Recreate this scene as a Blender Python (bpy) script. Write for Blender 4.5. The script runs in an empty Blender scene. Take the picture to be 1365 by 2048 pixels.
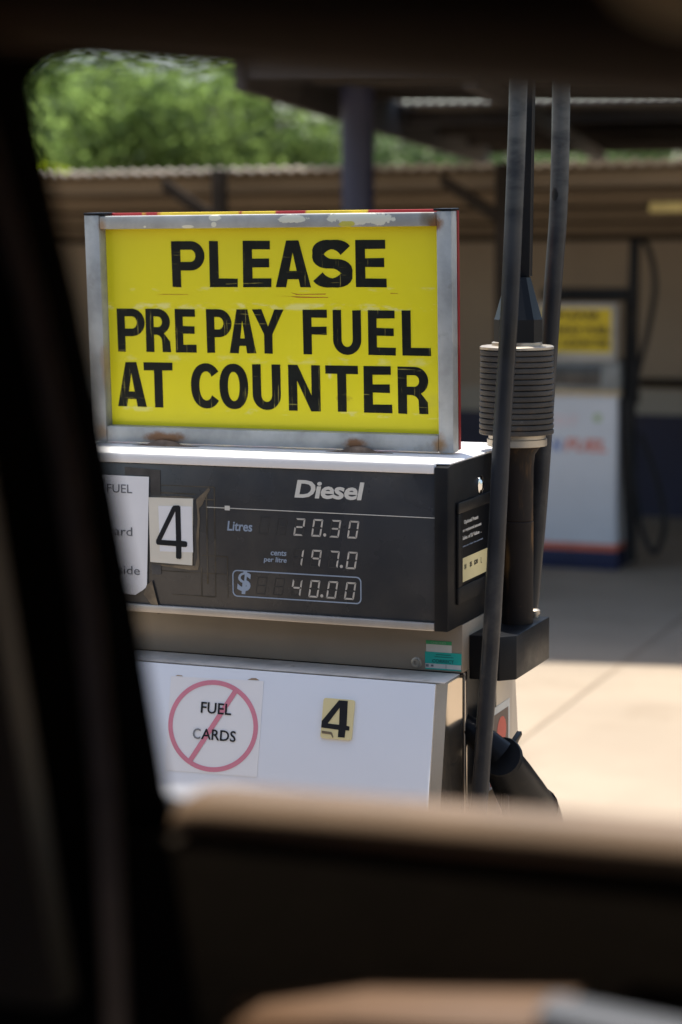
import bpy, bmesh, math, random
from mathutils import Vector, Matrix
import numpy as np

random.seed(7)
rng = np.random.default_rng(7)
SC = bpy.context.scene
COL = SC.collection
R = math.radians
ZP = 1.2827            # height of the pump display's lower edge above the forecourt
CAMP = (0.9901, -2.8598, 0.5673 + ZP)

# ------------------------------------------------------------------ camera
cam = bpy.data.cameras.new("camera")
cam.sensor_fit = 'VERTICAL'
cam.sensor_height = 36.0
cam.sensor_width = 24.0
cam.lens = 73.56
cam.clip_start = 0.02
cam.clip_end = 2000
cam.dof.use_dof = True
cam.dof.focus_distance = 3.15
cam.dof.aperture_fstop = 3.1
cam.dof.aperture_blades = 9
camo = bpy.data.objects.new("camera", cam)
COL.objects.link(camo)
cr, cu, cw = Vector((0.9272, 0.3745, -0.0063)), Vector((-0.0420, 0.1205, 0.9918)), Vector((-0.3722, 0.9194, -0.1274))
camo.matrix_world = Matrix(((cr.x, cu.x, -cw.x, CAMP[0]), (cr.y, cu.y, -cw.y, CAMP[1]),
                            (cr.z, cu.z, -cw.z, CAMP[2]), (0, 0, 0, 1)))
SC.camera = camo

# ------------------------------------------------------------------ sky, sun, exposure
SUN = Vector((-0.10, 0.095, 1.0)).normalized()
elev = math.asin(SUN.z)
azim = math.atan2(SUN.x, SUN.y)
world = bpy.data.worlds.new("World")
SC.world = world
world.use_nodes = True
wn = world.node_tree
sky = wn.nodes.new('ShaderNodeTexSky')
sky.sky_type = 'NISHITA'
sky.sun_disc = False
sky.sun_elevation = elev
sky.sun_rotation = azim
sky.dust_density = 2.0
sky.air_density = 1.2
bg = wn.nodes['Background']
bg.inputs['Strength'].default_value = 0.125
wn.links.new(sky.outputs[0], bg.inputs['Color'])
sun = bpy.data.lights.new("sun", 'SUN')
sun.energy = 4.2
sun.angle = R(0.5)
sun.color = (1.0, 0.955, 0.88)
suno = bpy.data.objects.new("sun", sun)
suno.rotation_euler = (-SUN).to_track_quat('-Z', 'Y').to_euler()
suno.location = (0, 0, 30)
COL.objects.link(suno)
SC.view_settings.view_transform = 'Standard'
SC.view_settings.look = 'None'
SC.view_settings.exposure = 0.85
SC.view_settings.gamma = 1.0
SC.render.engine = 'CYCLES'
SC.cycles.max_bounces = 8
SC.cycles.diffuse_bounces = 5
SC.cycles.use_denoising = True
SC.cycles.sample_clamp_indirect = 6.0

# ------------------------------------------------------------------ materials
def M(name, col, rough=0.6, metal=0.0, spec=0.4, var=0.12, vscale=8.0, dirt=None, bump=None,
      spots=(), bands=(), streak=None, wear=None, transl=None, rvar=0.0, coat=0.0):
    """procedural material: mottled base colour, optional dirt layer, rust/paint spots with a place of their own"""
    m = bpy.data.materials.new(name)
    m.use_nodes = True
    nt = m.node_tree
    N, L = nt.nodes, nt.links
    b = N['Principled BSDF']
    b.inputs['Roughness'].default_value = rough
    b.inputs['Metallic'].default_value = metal
    b.inputs['Specular IOR Level'].default_value = spec
    b.inputs['Coat Weight'].default_value = coat
    tc = N.new('ShaderNodeTexCoord')
    geo = N.new('ShaderNodeNewGeometry')

    def noise(scale, detail=5.0, rgh=0.6, stretch=None, src=None):
        n = N.new('ShaderNodeTexNoise')
        n.inputs['Scale'].default_value = scale
        n.inputs['Detail'].default_value = detail
        n.inputs['Roughness'].default_value = rgh
        v = src or tc.outputs['Object']
        if stretch:
            mp = N.new('ShaderNodeMapping')
            mp.inputs['Scale'].default_value = stretch
            L.new(v, mp.inputs['Vector'])
            v = mp.outputs[0]
        L.new(v, n.inputs['Vector'])
        return n.outputs['Fac']

    def ramp(fac, lo, hi, a=0.0, c=1.0):
        r = N.new('ShaderNodeMapRange')
        r.interpolation_type = 'SMOOTHSTEP'
        L.new(fac, r.inputs['Value'])
        r.inputs['From Min'].default_value = lo
        r.inputs['From Max'].default_value = hi
        r.inputs['To Min'].default_value = a
        r.inputs['To Max'].default_value = c
        return r.outputs['Result']

    def math_(op, a, c=None):
        n = N.new('ShaderNodeMath')
        n.operation = op
        for i, x in enumerate((a, c)):
            if x is None:
                continue
            if isinstance(x, (int, float)):
                n.inputs[i].default_value = x
            else:
                L.new(x, n.inputs[i])
        return n.outputs[0]

    def mix(fac, a, c, mode='MIX'):
        n = N.new('ShaderNodeMix')
        n.data_type = 'RGBA'
        n.blend_type = mode
        if isinstance(fac, (int, float)):
            n.inputs[0].default_value = fac
        else:
            L.new(fac, n.inputs[0])
        for i, x in ((6, a), (7, c)):
            if isinstance(x, (tuple, list)):
                n.inputs[i].default_value = (*x[:3], 1)
            else:
                L.new(x, n.inputs[i])
        return n.outputs[2]

    f = ramp(noise(vscale), 0.3, 0.7)
    lo = tuple(max(0, c * (1 - var)) for c in col)
    hi = tuple(min(1, c * (1 + var)) for c in col)
    c = mix(f, lo, hi)
    if streak:                       # (colour, scale, stretch, lo, hi, strength)
        for s in streak:
            k = math_('MULTIPLY', ramp(noise(s[1], 4, 0.6, s[2]), s[3], s[4]), s[5])
            c = mix(k, c, s[0])
    if dirt:                         # (colour, scale, lo, hi, strength)
        for d in (dirt if isinstance(dirt, list) else [dirt]):
            k = math_('MULTIPLY', ramp(noise(d[1], 8, 0.65), d[2], d[3]), d[4])
            c = mix(k, c, d[0])
    for bd in bands:                 # (axis, centre, half width, colour, noise scale, lo, hi, strength) in world space
        sx = N.new('ShaderNodeSeparateXYZ')
        L.new(geo.outputs['Position'], sx.inputs[0])
        dd = math_('ABSOLUTE', math_('SUBTRACT', sx.outputs['XYZ'.index(bd[0])], bd[1]))
        k = ramp(dd, bd[2], bd[2] * 0.3)
        k = math_('MULTIPLY', k, ramp(noise(bd[4], 5, 0.6, (1, 1, 2.5)), bd[5], bd[6]))
        k = math_('MULTIPLY', k, bd[7])
        c = mix(k, c, bd[3])
    for s in spots:                  # (centre xyz, radius xyz, colour, noise scale, noise amount, edge, strength)
        mp = N.new('ShaderNodeVectorMath')
        mp.operation = 'SUBTRACT'
        L.new(geo.outputs['Position'], mp.inputs[0])
        mp.inputs[1].default_value = s[0]
        dv = N.new('ShaderNodeVectorMath')
        dv.operation = 'DIVIDE'
        L.new(mp.outputs[0], dv.inputs[0])
        dv.inputs[1].default_value = s[1]
        ln = N.new('ShaderNodeVectorMath')
        ln.operation = 'LENGTH'
        L.new(dv.outputs[0], ln.inputs[0])
        nn = math_('MULTIPLY', math_('SUBTRACT', noise(s[3], 5, 0.65), 0.5), s[4])
        k = ramp(math_('ADD', ln.outputs['Value'], nn), 1.0, 1.0 - s[5])
        c = mix(math_('MULTIPLY', k, s[6]), c, s[2])
    L.new(c, b.inputs['Base Color'])
    if rvar:
        L.new(ramp(noise(vscale * 1.7, 6), 0.3, 0.7, max(0.03, rough - rvar), min(1, rough + rvar)), b.inputs['Roughness'])
    if bump:                         # (scale, distance)
        bp = N.new('ShaderNodeBump')
        bp.inputs['Strength'].default_value = 0.6
        bp.inputs['Distance'].default_value = bump[1]
        L.new(noise(bump[0], 6, 0.6, bump[2] if len(bump) > 2 else None), bp.inputs['Height'])
        L.new(bp.outputs[0], b.inputs['Normal'])
    if transl:
        tr = N.new('ShaderNodeBsdfTranslucent')
        L.new(mix(1.0, c, transl, 'MULTIPLY'), tr.inputs['Color'])
        ms = N.new('ShaderNodeMixShader')
        ms.inputs[0].default_value = 0.72
        L.new(b.outputs[0], ms.inputs[1])
        L.new(tr.outputs[0], ms.inputs[2])
        L.new(ms.outputs[0], N['Material Output'].inputs['Surface'])
    return m

# ------------------------------------------------------------------ mesh helpers
class MB:
    def __init__(self):
        self.bm = bmesh.new()

    def box(self, x0, x1, y0, y1, z0, z1, bev=0.0, seg=2):
        t = bmesh.new()
        vs = [t.verts.new((x, y, z)) for x in (x0, x1) for y in (y0, y1) for z in (z0, z1)]
        for f in ((0, 1, 3, 2), (4, 6, 7, 5), (0, 4, 5, 1), (2, 3, 7, 6), (0, 2, 6, 4), (1, 5, 7, 3)):
            t.faces.new([vs[i] for i in f])
        if bev:
            bmesh.ops.bevel(t, geom=list(t.edges), offset=bev, segments=seg, profile=0.5, affect='EDGES')
        self._merge(t)
        return self

    def hexa(self, pts, bev=0.0):
        """8 points: 4 of one end ring, 4 of the other"""
        t = bmesh.new()
        vs = [t.verts.new(p) for p in pts]
        for f in ((3, 2, 1, 0), (4, 5, 6, 7), (0, 1, 5, 4), (1, 2, 6, 5), (2, 3, 7, 6), (3, 0, 4, 7)):
            t.faces.new([vs[i] for i in f])
        if bev:
            bmesh.ops.bevel(t, geom=list(t.edges), offset=bev, segments=2, profile=0.5, affect='EDGES')
        self._merge(t)
        return self

    def _merge(self, t):
        t.normal_update()
        mp = {}
        for v in t.verts:
            mp[v] = self.bm.verts.new(v.co)
        for f in t.faces:
            try:
                self.bm.faces.new([mp[v] for v in f.verts])
            except ValueError:
                pass
        t.free()

    def prism(self, pts, d0, d1, axis='y', bev=0.0):
        """polygon swept along an axis; pts are (x,z) for y, (y,z) for x, (x,y) for z"""
        def P(p, d):
            return {'y': (p[0], d, p[1]), 'x': (d, p[0], p[1]), 'z': (p[0], p[1], d)}[axis]
        t = bmesh.new()
        a = [t.verts.new(P(p, d0)) for p in pts]
        c = [t.verts.new(P(p, d1)) for p in pts]
        n = len(pts)
        t.faces.new(a)
        t.faces.new(list(reversed(c)))
        for i in range(n):
            t.faces.new((a[i], c[i], c[(i + 1) % n], a[(i + 1) % n]))
        bmesh.ops.recalc_face_normals(t, faces=t.faces)
        if bev:
            bmesh.ops.bevel(t, geom=list(t.edges), offset=bev, segments=2, profile=0.5, affect='EDGES')
        self._merge(t)
        return self

    def tube(self, pts, rad, seg=14, smooth=6, cap=True, flat=1.0):
        pts = [Vector(p) for p in pts]
        rads = rad if isinstance(rad, (list, tuple)) else [rad] * len(pts)
        if smooth and len(pts) > 2:
            P, Q = [], []
            for i in range(len(pts) - 1):
                p0, p1, p2, p3 = pts[max(i - 1, 0)], pts[i], pts[i + 1], pts[min(i + 2, len(pts) - 1)]
                for k in range(smooth):
                    t = k / smooth
                    P.append(0.5 * ((2 * p1) + (p2 - p0) * t + (2 * p0 - 5 * p1 + 4 * p2 - p3) * t * t + (3 * p1 - p0 - 3 * p2 + p3) * t ** 3))
                    Q.append(rads[i] * (1 - t) + rads[i + 1] * t)
            P.append(pts[-1]); Q.append(rads[-1])
            pts, rads = P, Q
        rings = []
        up = Vector((0, 0, 1))
        d0 = (pts[1] - pts[0]).normalized()
        if abs(d0.dot(up)) > 0.9:
            up = Vector((1, 0, 0))
        side = d0.cross(up).normalized()
        for i, p in enumerate(pts):
            d = (pts[min(i + 1, len(pts) - 1)] - pts[max(i - 1, 0)]).normalized()
            side = (side - d * side.dot(d)).normalized()
            o = d.cross(side)
            rings.append([self.bm.verts.new(p + (side * math.cos(2 * math.pi * k / seg) + o * math.sin(2 * math.pi * k / seg) * flat) * rads[i]) for k in range(seg)])
        for r0, r1 in zip(rings, rings[1:]):
            for k in range(seg):
                self.bm.faces.new((r0[k], r0[(k + 1) % seg], r1[(k + 1) % seg], r1[k]))
        if cap:
            self.bm.faces.new(list(reversed(rings[0])))
            self.bm.faces.new(rings[-1])
        return self

    def lathe(self, prof, c=(0, 0, 0), seg=40, axis='z', rot=0.0):
        rings = []
        for r, h in prof:
            ring = []
            for k in range(seg):
                a = rot + 2 * math.pi * k / seg
                x, y = r * math.cos(a), r * math.sin(a)
                p = {'z': (x, y, h), 'x': (h, x, y), 'y': (x, -h, y)}[axis]
                ring.append(self.bm.verts.new((p[0] + c[0], p[1] + c[1], p[2] + c[2])))
            rings.append(ring)
        for r0, r1 in zip(rings, rings[1:]):
            for k in range(seg):
                self.bm.faces.new((r0[k], r0[(k + 1) % seg], r1[(k + 1) % seg], r1[k]))
        self.bm.faces.new(list(reversed(rings[0])))
        self.bm.faces.new(rings[-1])
        return self

    def quad(self, *p):
        self.bm.faces.new([self.bm.verts.new(q) for q in p])
        return self

    def ring2d(self, cx, cz, rx, rz, w, y, seg=72):
        o = [self.bm.verts.new((cx + rx * math.cos(2 * math.pi * k / seg), y, cz + rz * math.sin(2 * math.pi * k / seg))) for k in range(seg)]
        i = [self.bm.verts.new((cx + (rx - w) * math.cos(2 * math.pi * k / seg), y, cz + (rz - w) * math.sin(2 * math.pi * k / seg))) for k in range(seg)]
        for k in range(seg):
            j = (k + 1) % seg
            self.bm.faces.new((o[k], o[j], i[j], i[k]))
        return self

    def corrugated(self, x0, x1, y0, y1, zf, wave=0.076, amp=0.009, per=8, th=0.0015):
        """sheet with corrugations running along y; zf(y) gives its height"""
        n = int((x1 - x0) / wave * per)
        for dz in (0, th):
            a = [self.bm.verts.new((x0 + (x1 - x0) * i / n, y0, zf(y0) + dz + amp * math.sin(2 * math.pi * i / per))) for i in range(n + 1)]
            c = [self.bm.verts.new((x0 + (x1 - x0) * i / n, y1, zf(y1) + dz + amp * math.sin(2 * math.pi * i / per))) for i in range(n + 1)]
            for i in range(n):
                self.bm.faces.new((a[i], a[i + 1], c[i + 1], c[i]))
        return self

    def build(self, name, mat, parent=None, origin=(0, 0, 0), smooth=35):
        if origin != (0, 0, 0):
            bmesh.ops.translate(self.bm, verts=self.bm.verts, vec=-Vector(origin))
        me = bpy.data.meshes.new(name)
        self.bm.normal_update()
        self.bm.to_mesh(me)
        self.bm.free()
        me.materials.append(mat)
        if smooth:
            me.shade_smooth()
            me.set_sharp_from_angle(angle=R(smooth))
        o = bpy.data.objects.new(name, me)
        COL.objects.link(o)
        if parent is not None:
            o.parent = parent
        return o

def tag(o, label=None, cat=None, group=None, kind=None):
    if label: o['label'] = label
    if cat: o['category'] = cat
    if group: o['group'] = group
    if kind: o['kind'] = kind
    return o

def empty(name, loc, label, cat, rot=(0, 0, 0), group=None):
    o = bpy.data.objects.new(name, None)
    COL.objects.link(o)
    o.location = loc
    o.rotation_euler = rot
    o.empty_display_size = 0.1
    return tag(o, label, cat, group)

# ---- lettering: outlines and type, filled as flat curves and turned into meshes in the x-z plane
def loops_mesh(loops, name, mat, parent, y, thick=0.0003, origin=(0, 0, 0)):
    cu_ = bpy.data.curves.new("outline", 'CURVE')
    cu_.dimensions = '2D'
    cu_.fill_mode = 'BOTH'
    cu_.extrude = thick / 2
    for lp in loops:
        sp = cu_.splines.new('POLY')
        sp.points.add(len(lp) - 1)
        for p, q in zip(sp.points, lp):
            p.co = (q[0], q[1], 0, 1)
        sp.use_cyclic_u = True
    return curve_to(cu_, name, mat, parent, y, None, origin)

def curve_to(cu_, name, mat, parent, y, box=None, origin=(0, 0, 0)):
    tmp = bpy.data.objects.new("outline", cu_)
    COL.objects.link(tmp)
    bpy.context.view_layer.update()
    dg = bpy.context.evaluated_depsgraph_get()
    me = bpy.data.meshes.new_from_object(tmp.evaluated_get(dg))
    bpy.data.objects.remove(tmp)
    n = len(me.vertices)
    co = np.zeros(n * 3)
    me.vertices.foreach_get('co', co)
    co = co.reshape(-1, 3)
    if box is not None:
        x0, x1, z0, z1 = box
        lo, hi = co.min(0), co.max(0)
        sx = (x1 - x0) / (hi[0] - lo[0])
        sz = (z1 - z0) / (hi[1] - lo[1])
        co[:, 0] = x0 + (co[:, 0] - lo[0]) * sx
        co[:, 1] = z0 + (co[:, 1] - lo[1]) * sz
    out = np.stack([co[:, 0], y - co[:, 2], co[:, 1]], 1) - np.array(origin)
    me.vertices.foreach_set('co', out.ravel())
    me.materials.clear()
    me.materials.append(mat)
    me.name = name
    me.update()
    o = bpy.data.objects.new(name, me)
    COL.objects.link(o)
    o.parent = parent
    return o

def type_mesh(text, box, name, mat, parent, y, bold=0.0, shear=0.0, thick=0.0003, origin=(0, 0, 0), space=1.0):
    f = bpy.data.curves.new("type", 'FONT')
    f.body = text
    f.size = 1.0
    f.offset = bold
    f.shear = shear
    f.space_character = space
    f.resolution_u = 3
    h = max(box[3] - box[2], 1e-4)
    f.extrude = thick / 2
    return curve_to(f, name, mat, parent, y, box, origin)

def arc(cx, cy, rx, ry, a0, a1, n=14, p=1.0):
    o = []
    for k in range(n + 1):
        a = R(a0 + (a1 - a0) * k / n)
        c_, s_ = math.cos(a), math.sin(a)
        o.append((cx + rx * math.copysign(abs(c_) ** p, c_), cy + ry * math.copysign(abs(s_) ** p, s_)))
    return o

def glyph(ch, x0, x1, y0, y1, t, h):
    w, H = x1 - x0, y1 - y0
    xm, ym = (x0 + x1) / 2, (y0 + y1) / 2
    j = lambda a: a + random.uniform(-1, 1) * 0.0006
    if ch == 'E':
        m = ym + 0.02 * H
        return [[(j(x0), y1), (x1 - 0.03 * w, j(y1)), (x1 - 0.03 * w, y1 - h), (x0 + t, j(y1 - h)), (x0 + t, m + h / 2), (x1 - 0.07 * w, j(m + h / 2)),
                 (x1 - 0.07 * w, m - h / 2), (x0 + t, j(m - h / 2)), (x0 + t, y0 + h), (x1, j(y0 + h)), (j(x1), y0), (j(x0), j(y0))]]
    if ch == 'F':
        m = ym + 0.03 * H
        return [[(j(x0), y1), (x1, j(y1)), (x1, y1 - h), (x0 + t, j(y1 - h)), (x0 + t, m + h / 2), (x1 - 0.02 * w, j(m + h / 2)),
                 (x1 - 0.02 * w, m - h / 2), (x0 + t, j(m - h / 2)), (x0 + t, y0), (j(x0), j(y0))]]
    if ch == 'L':
        return [[(j(x0), y1), (x0 + t, j(y1)), (x0 + t, y0 + h), (x1, j(y0 + h)), (j(x1), y0), (x0, j(y0))]]
    if ch == 'T':
        return [[(j(x0), y1), (j(x1), y1), (x1, j(y1 - h)), (xm + t / 2, y1 - h), (xm + t / 2, j(y0)), (xm - t / 2, j(y0)), (xm - t / 2, y1 - h), (x0, j(y1 - h))]]
    if ch == 'N':
        k = 0.34 * H
        return [[(x0, j(y0)), (x0, y1), (x0 + 1.08 * t, y1), (x1 - t, y0 + k), (x1 - t, y1), (x1, j(y1)), (x1, y0), (x1 - 1.08 * t, j(y0)), (x0 + t, y1 - k), (x0 + t, y0)]]
    if ch == 'A':
        tt = 1.12 * t
        ya = y1 - 1.35 * h
        b0 = y0 + 0.17 * H
        b1 = b0 + h * 0.95
        xl = lambda y: x0 + tt + (xm - x0 - tt) * (y - y0) / (ya - y0)
        xr = lambda y: x1 - tt - (x1 - tt - xm) * (y - y0) / (ya - y0)
        return [[(j(x0), y0), (xm - 0.66 * t, j(y1)), (xm + 0.66 * t, y1), (x1, j(y0)), (x1 - tt, y0), (xr(b0), b0), (xl(b0), b0), (x0 + tt, y0)],
                [(xl(b1), b1), (xr(b1), b1), (xm, ya)]]
    if ch == 'Y':
        yn = y0 + 0.44 * H
        return [[(x0, y1), (x0 + 1.15 * t, j(y1)), (xm, yn + 0.17 * H), (x1 - 1.1 * t, y1), (x1, j(y1)), (xm + t / 2, yn), (xm + t / 2, y0), (xm - t / 2, j(y0)), (xm - t / 2, yn)]]
    if ch in 'PR':
        yb = y0 + (0.36 if ch == 'P' else 0.40) * H
        ry = (y1 - yb) / 2
        xc = x1 - min(ry * 1.05, w * 0.52)
        cy = (y1 + yb) / 2
        bowl = arc(xc, cy, x1 - xc, ry, -90, 90, 16)
        hole = [(x0 + t, yb + h), *arc(xc, cy, x1 - xc - t, ry - h, -90, 90, 12), (x0 + t, y1 - h)]
        if ch == 'P':
            return [[(j(x0), y0), (x0 + t, j(y0)), (x0 + t, yb), *bowl, (x0, y1)], hole]
        leg = [(x0 + 0.42 * w, yb), *arc(x0 + 0.42 * w, yb - 0.14 * H, w * 0.56 - t, 0.14 * H, 90, 10, 6), (x1 - t * 1.02, y0), (j(x1), y0), (x1 - 0.02 * w, y0 + 0.25 * H)]
        bowl2 = arc(xc, cy, x1 - xc, ry, -62, 90, 14)
        return [[(j(x0), y0), (x0 + t, j(y0)), (x0 + t, yb), *leg, *bowl2, (x0, y1)], hole]
    if ch == 'U':
        ry, rx = w * 0.5, w / 2
        return [[(x0, j(y1)), *arc(xm, y0 + ry, rx, ry, 180, 360, 20), (x1, y1), (x1 - t, j(y1)), *arc(xm, y0 + ry, rx - t, ry - h, 360, 180, 16), (x0 + t, y1)]]
    if ch == 'O':
        return [arc(xm, ym, w / 2, H / 2, 0, 354, 40, 0.9), arc(xm, ym, w / 2 - t, H / 2 - h, 0, 354, 32, 0.9)]
    if ch == 'C':
        return [arc(xm + 0.03 * w, ym, w / 2 * 1.04, H / 2, 38, 322, 32, 0.92) + arc(xm + 0.03 * w, ym, w / 2 * 1.04 - t, H / 2 - h, 322, 38, 26, 0.92)]
    if ch == 'S':
        rx, ry = (w - t) / 2, (H - h) / 4
        cl = arc(xm, y1 - h / 2 - ry, rx * 0.96, ry, 22, 262, 20) + arc(xm, y0 + h / 2 + ry, rx, ry, 82, -160, 20)
        a, b_ = [], []
        for i, p in enumerate(cl):
            q0, q1 = cl[max(i - 1, 0)], cl[min(i + 1, len(cl) - 1)]
            dx, dy = q1[0] - q0[0], q1[1] - q0[1]
            l = math.hypot(dx, dy)
            hw = 0.5 * (abs(dy) / l * t + abs(dx) / l * h)
            a.append((p[0] - dy / l * hw, p[1] + dx / l * hw))
            b_.append((p[0] + dy / l * hw, p[1] - dx / l * hw))
        return [a + b_[::-1]]
    return []

# ------------------------------------------------------------------ palette
m_ground = M('concrete', (0.340, 0.274, 0.202), 0.9, var=0.10, vscale=0.7, spec=0.2,
             dirt=[((0.235, 0.18, 0.125), 1.6, 0.48, 0.75, 0.5), ((0.16, 0.13, 0.10), 5.0, 0.64, 0.78, 0.45)], bump=(40, 0.004))
m_joint = M('joint', (0.275, 0.214, 0.150), 0.95, vscale=3)
m_steel = M('brushed_steel', (0.66, 0.57, 0.46), 0.13, 0.95, vscale=3, var=0.08, rvar=0.04, bump=(260, 0.00004, (1, 1, 0.02)),
            dirt=((0.30, 0.23, 0.15), 6, 0.5, 0.8, 0.35))
m_white = M('white_enamel', (0.815, 0.81, 0.82), 0.32, vscale=3, var=0.02, spec=0.45,
            streak=[((0.50, 0.44, 0.36), 16, (1, 1, 0.10), 0.62, 0.80, 0.22)],
            dirt=[((0.55, 0.47, 0.36), 5, 0.66, 0.85, 0.35), ((0.30, 0.20, 0.12), 90, 0.80, 0.84, 0.6)])
m_top = M('white_top', (0.83, 0.80, 0.77), 0.4, vscale=4, var=0.04, dirt=[((0.62, 0.40, 0.22), 9, 0.66, 0.82, 0.5), ((0.45, 0.30, 0.16), 60, 0.74, 0.8, 0.5)])
m_lip = M('alloy_lip', (0.55, 0.50, 0.44), 0.4, 0.5, vscale=10, dirt=((0.38, 0.26, 0.14), 14, 0.55, 0.8, 0.5))
m_display = M('display_glass', (0.036, 0.037, 0.040), 0.25, vscale=4, spec=0.5, rvar=0.08,
              dirt=[((0.105, 0.094, 0.080), 2.5, 0.42, 0.72, 0.6), ((0.22, 0.17, 0.10), 30, 0.70, 0.82, 0.35)],
              streak=[((0.12, 0.10, 0.075), 14, (1, 1, 0.08), 0.60, 0.75, 0.35)])
m_black = M('black_plastic', (0.011, 0.0115, 0.013), 0.42, vscale=6, var=0.2, rvar=0.1, spec=0.12, dirt=[((0.040, 0.033, 0.025), 4, 0.5, 0.8, 0.5), ((0.2, 0.18, 0.14), 120, 0.74, 0.8, 0.4)], bump=(300, 0.0002))
m_black2 = M('black_gloss', (0.007, 0.0075, 0.009), 0.36, vscale=6, spec=0.12, dirt=((0.030, 0.026, 0.020), 9, 0.55, 0.8, 0.5))
m_rubber = M('hose_rubber', (0.020, 0.0215, 0.025), 0.40, spec=0.25, vscale=9, var=0.25, rvar=0.1,
             dirt=[((0.11, 0.105, 0.095), 5, 0.48, 0.72, 0.75), ((0.012, 0.012, 0.012), 3.2, 0.58, 0.66, 0.8)], bump=(180, 0.0003),
             bands=[('Z', ZP + 0.90, 0.42, (0.105, 0.105, 0.098), 12, 0.30, 0.60, 0.75)],
             spots=[((0.058, 0.33, ZP + 0.452), (0.05, 0.05, 0.060), (0.010, 0.011, 0.014), 30, 1.2, 0.3, 0.9), ((0.066, 0.317, ZP + 0.640), (0.006, 0.02, 0.013), (0.006, 0.006, 0.006), 120, 1.0, 0.3, 1.0)])
m_coil = M('coil_spring', (0.058, 0.051, 0.044), 0.6, 0.0, spec=0.2, vscale=14, var=0.25, dirt=[((0.15, 0.085, 0.035), 26, 0.55, 0.72, 0.55), ((0.28, 0.26, 0.23), 70, 0.66, 0.78, 0.5)])
m_collar = M('collar_metal', (0.42, 0.37, 0.30), 0.45, 0.7, vscale=20, dirt=((0.22, 0.13, 0.06), 30, 0.5, 0.75, 0.6))
m_tube = M('rusty_tube', (0.017, 0.013, 0.011), 0.6, 0.0, spec=0.12, vscale=8, var=0.2, streak=[((0.16, 0.085, 0.03), 14, (2, 2, 0.35), 0.48, 0.66, 0.8)], dirt=((0.14, 0.09, 0.045), 40, 0.62, 0.78, 0.55), bump=(90, 0.0005))
m_chrome = M('chrome', (0.8, 0.8, 0.8), 0.08, 1.0, var=0.02)
m_print = M('print_white', (0.66, 0.63, 0.56), 0.6, var=0.05, dirt=((0.35, 0.30, 0.22), 60, 0.6, 0.8, 0.4))
m_print_blue = M('print_blue', (0.30, 0.36, 0.45), 0.6, var=0.06)
m_seg = M('segment', (0.50, 0.46, 0.40), 0.6, var=0.15, vscale=90)
m_ghost = M('segment_off', (0.040, 0.038, 0.036), 0.5, var=0.2, vscale=60)
m_ink = M('ink', (0.014, 0.015, 0.018), 0.6, spec=0.2, vscale=40)
m_ink_faded = M('ink_faded', (0.20, 0.20, 0.21), 0.6, vscale=60, var=0.3)
m_paper = M('paper', (0.84, 0.82, 0.81), 0.75, var=0.02, vscale=10)
m_paper_y = M('paper_yellowed', (0.76, 0.70, 0.58), 0.6, var=0.05, vscale=12, dirt=((0.50, 0.34, 0.16), 18, 0.62, 0.8, 0.5))
m_tape = M('aged_tape', (0.22, 0.17, 0.11), 0.35, vscale=14, var=0.4, dirt=((0.10, 0.08, 0.06), 22, 0.4, 0.6, 0.7))
m_tape_dark = M('dark_tape', (0.088, 0.074, 0.054), 0.3, vscale=18, var=0.45, dirt=((0.16, 0.115, 0.06), 34, 0.58, 0.72, 0.6))  # dark brown residue of old tape
m_pink = M('faded_red_ink', (0.70, 0.24, 0.31), 0.65, vscale=12, var=0.08)
m_beige = M('beige_plastic', (0.74, 0.63, 0.33), 0.45, vscale=10, var=0.05, dirt=((0.50, 0.38, 0.15), 20, 0.6, 0.8, 0.5))
m_green = M('sticker_green', (0.05, 0.33, 0.13), 0.5)
m_teal = M('sticker_teal', (0.02, 0.42, 0.34), 0.5, var=0.06)
m_teal_dark = M('sticker_text', (0.01, 0.16, 0.14), 0.5)
m_sticker_w = M('sticker_white', (0.62, 0.60, 0.54), 0.6, dirt=((0.35, 0.30, 0.22), 40, 0.55, 0.8, 0.4))
m_red = M('red_paint', (0.27, 0.018, 0.018), 0.5, vscale=10)
m_warnred = M('warning_red', (0.62, 0.11, 0.07), 0.55)
m_warndark = M('warning_dark', (0.16, 0.11, 0.08), 0.6)

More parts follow.
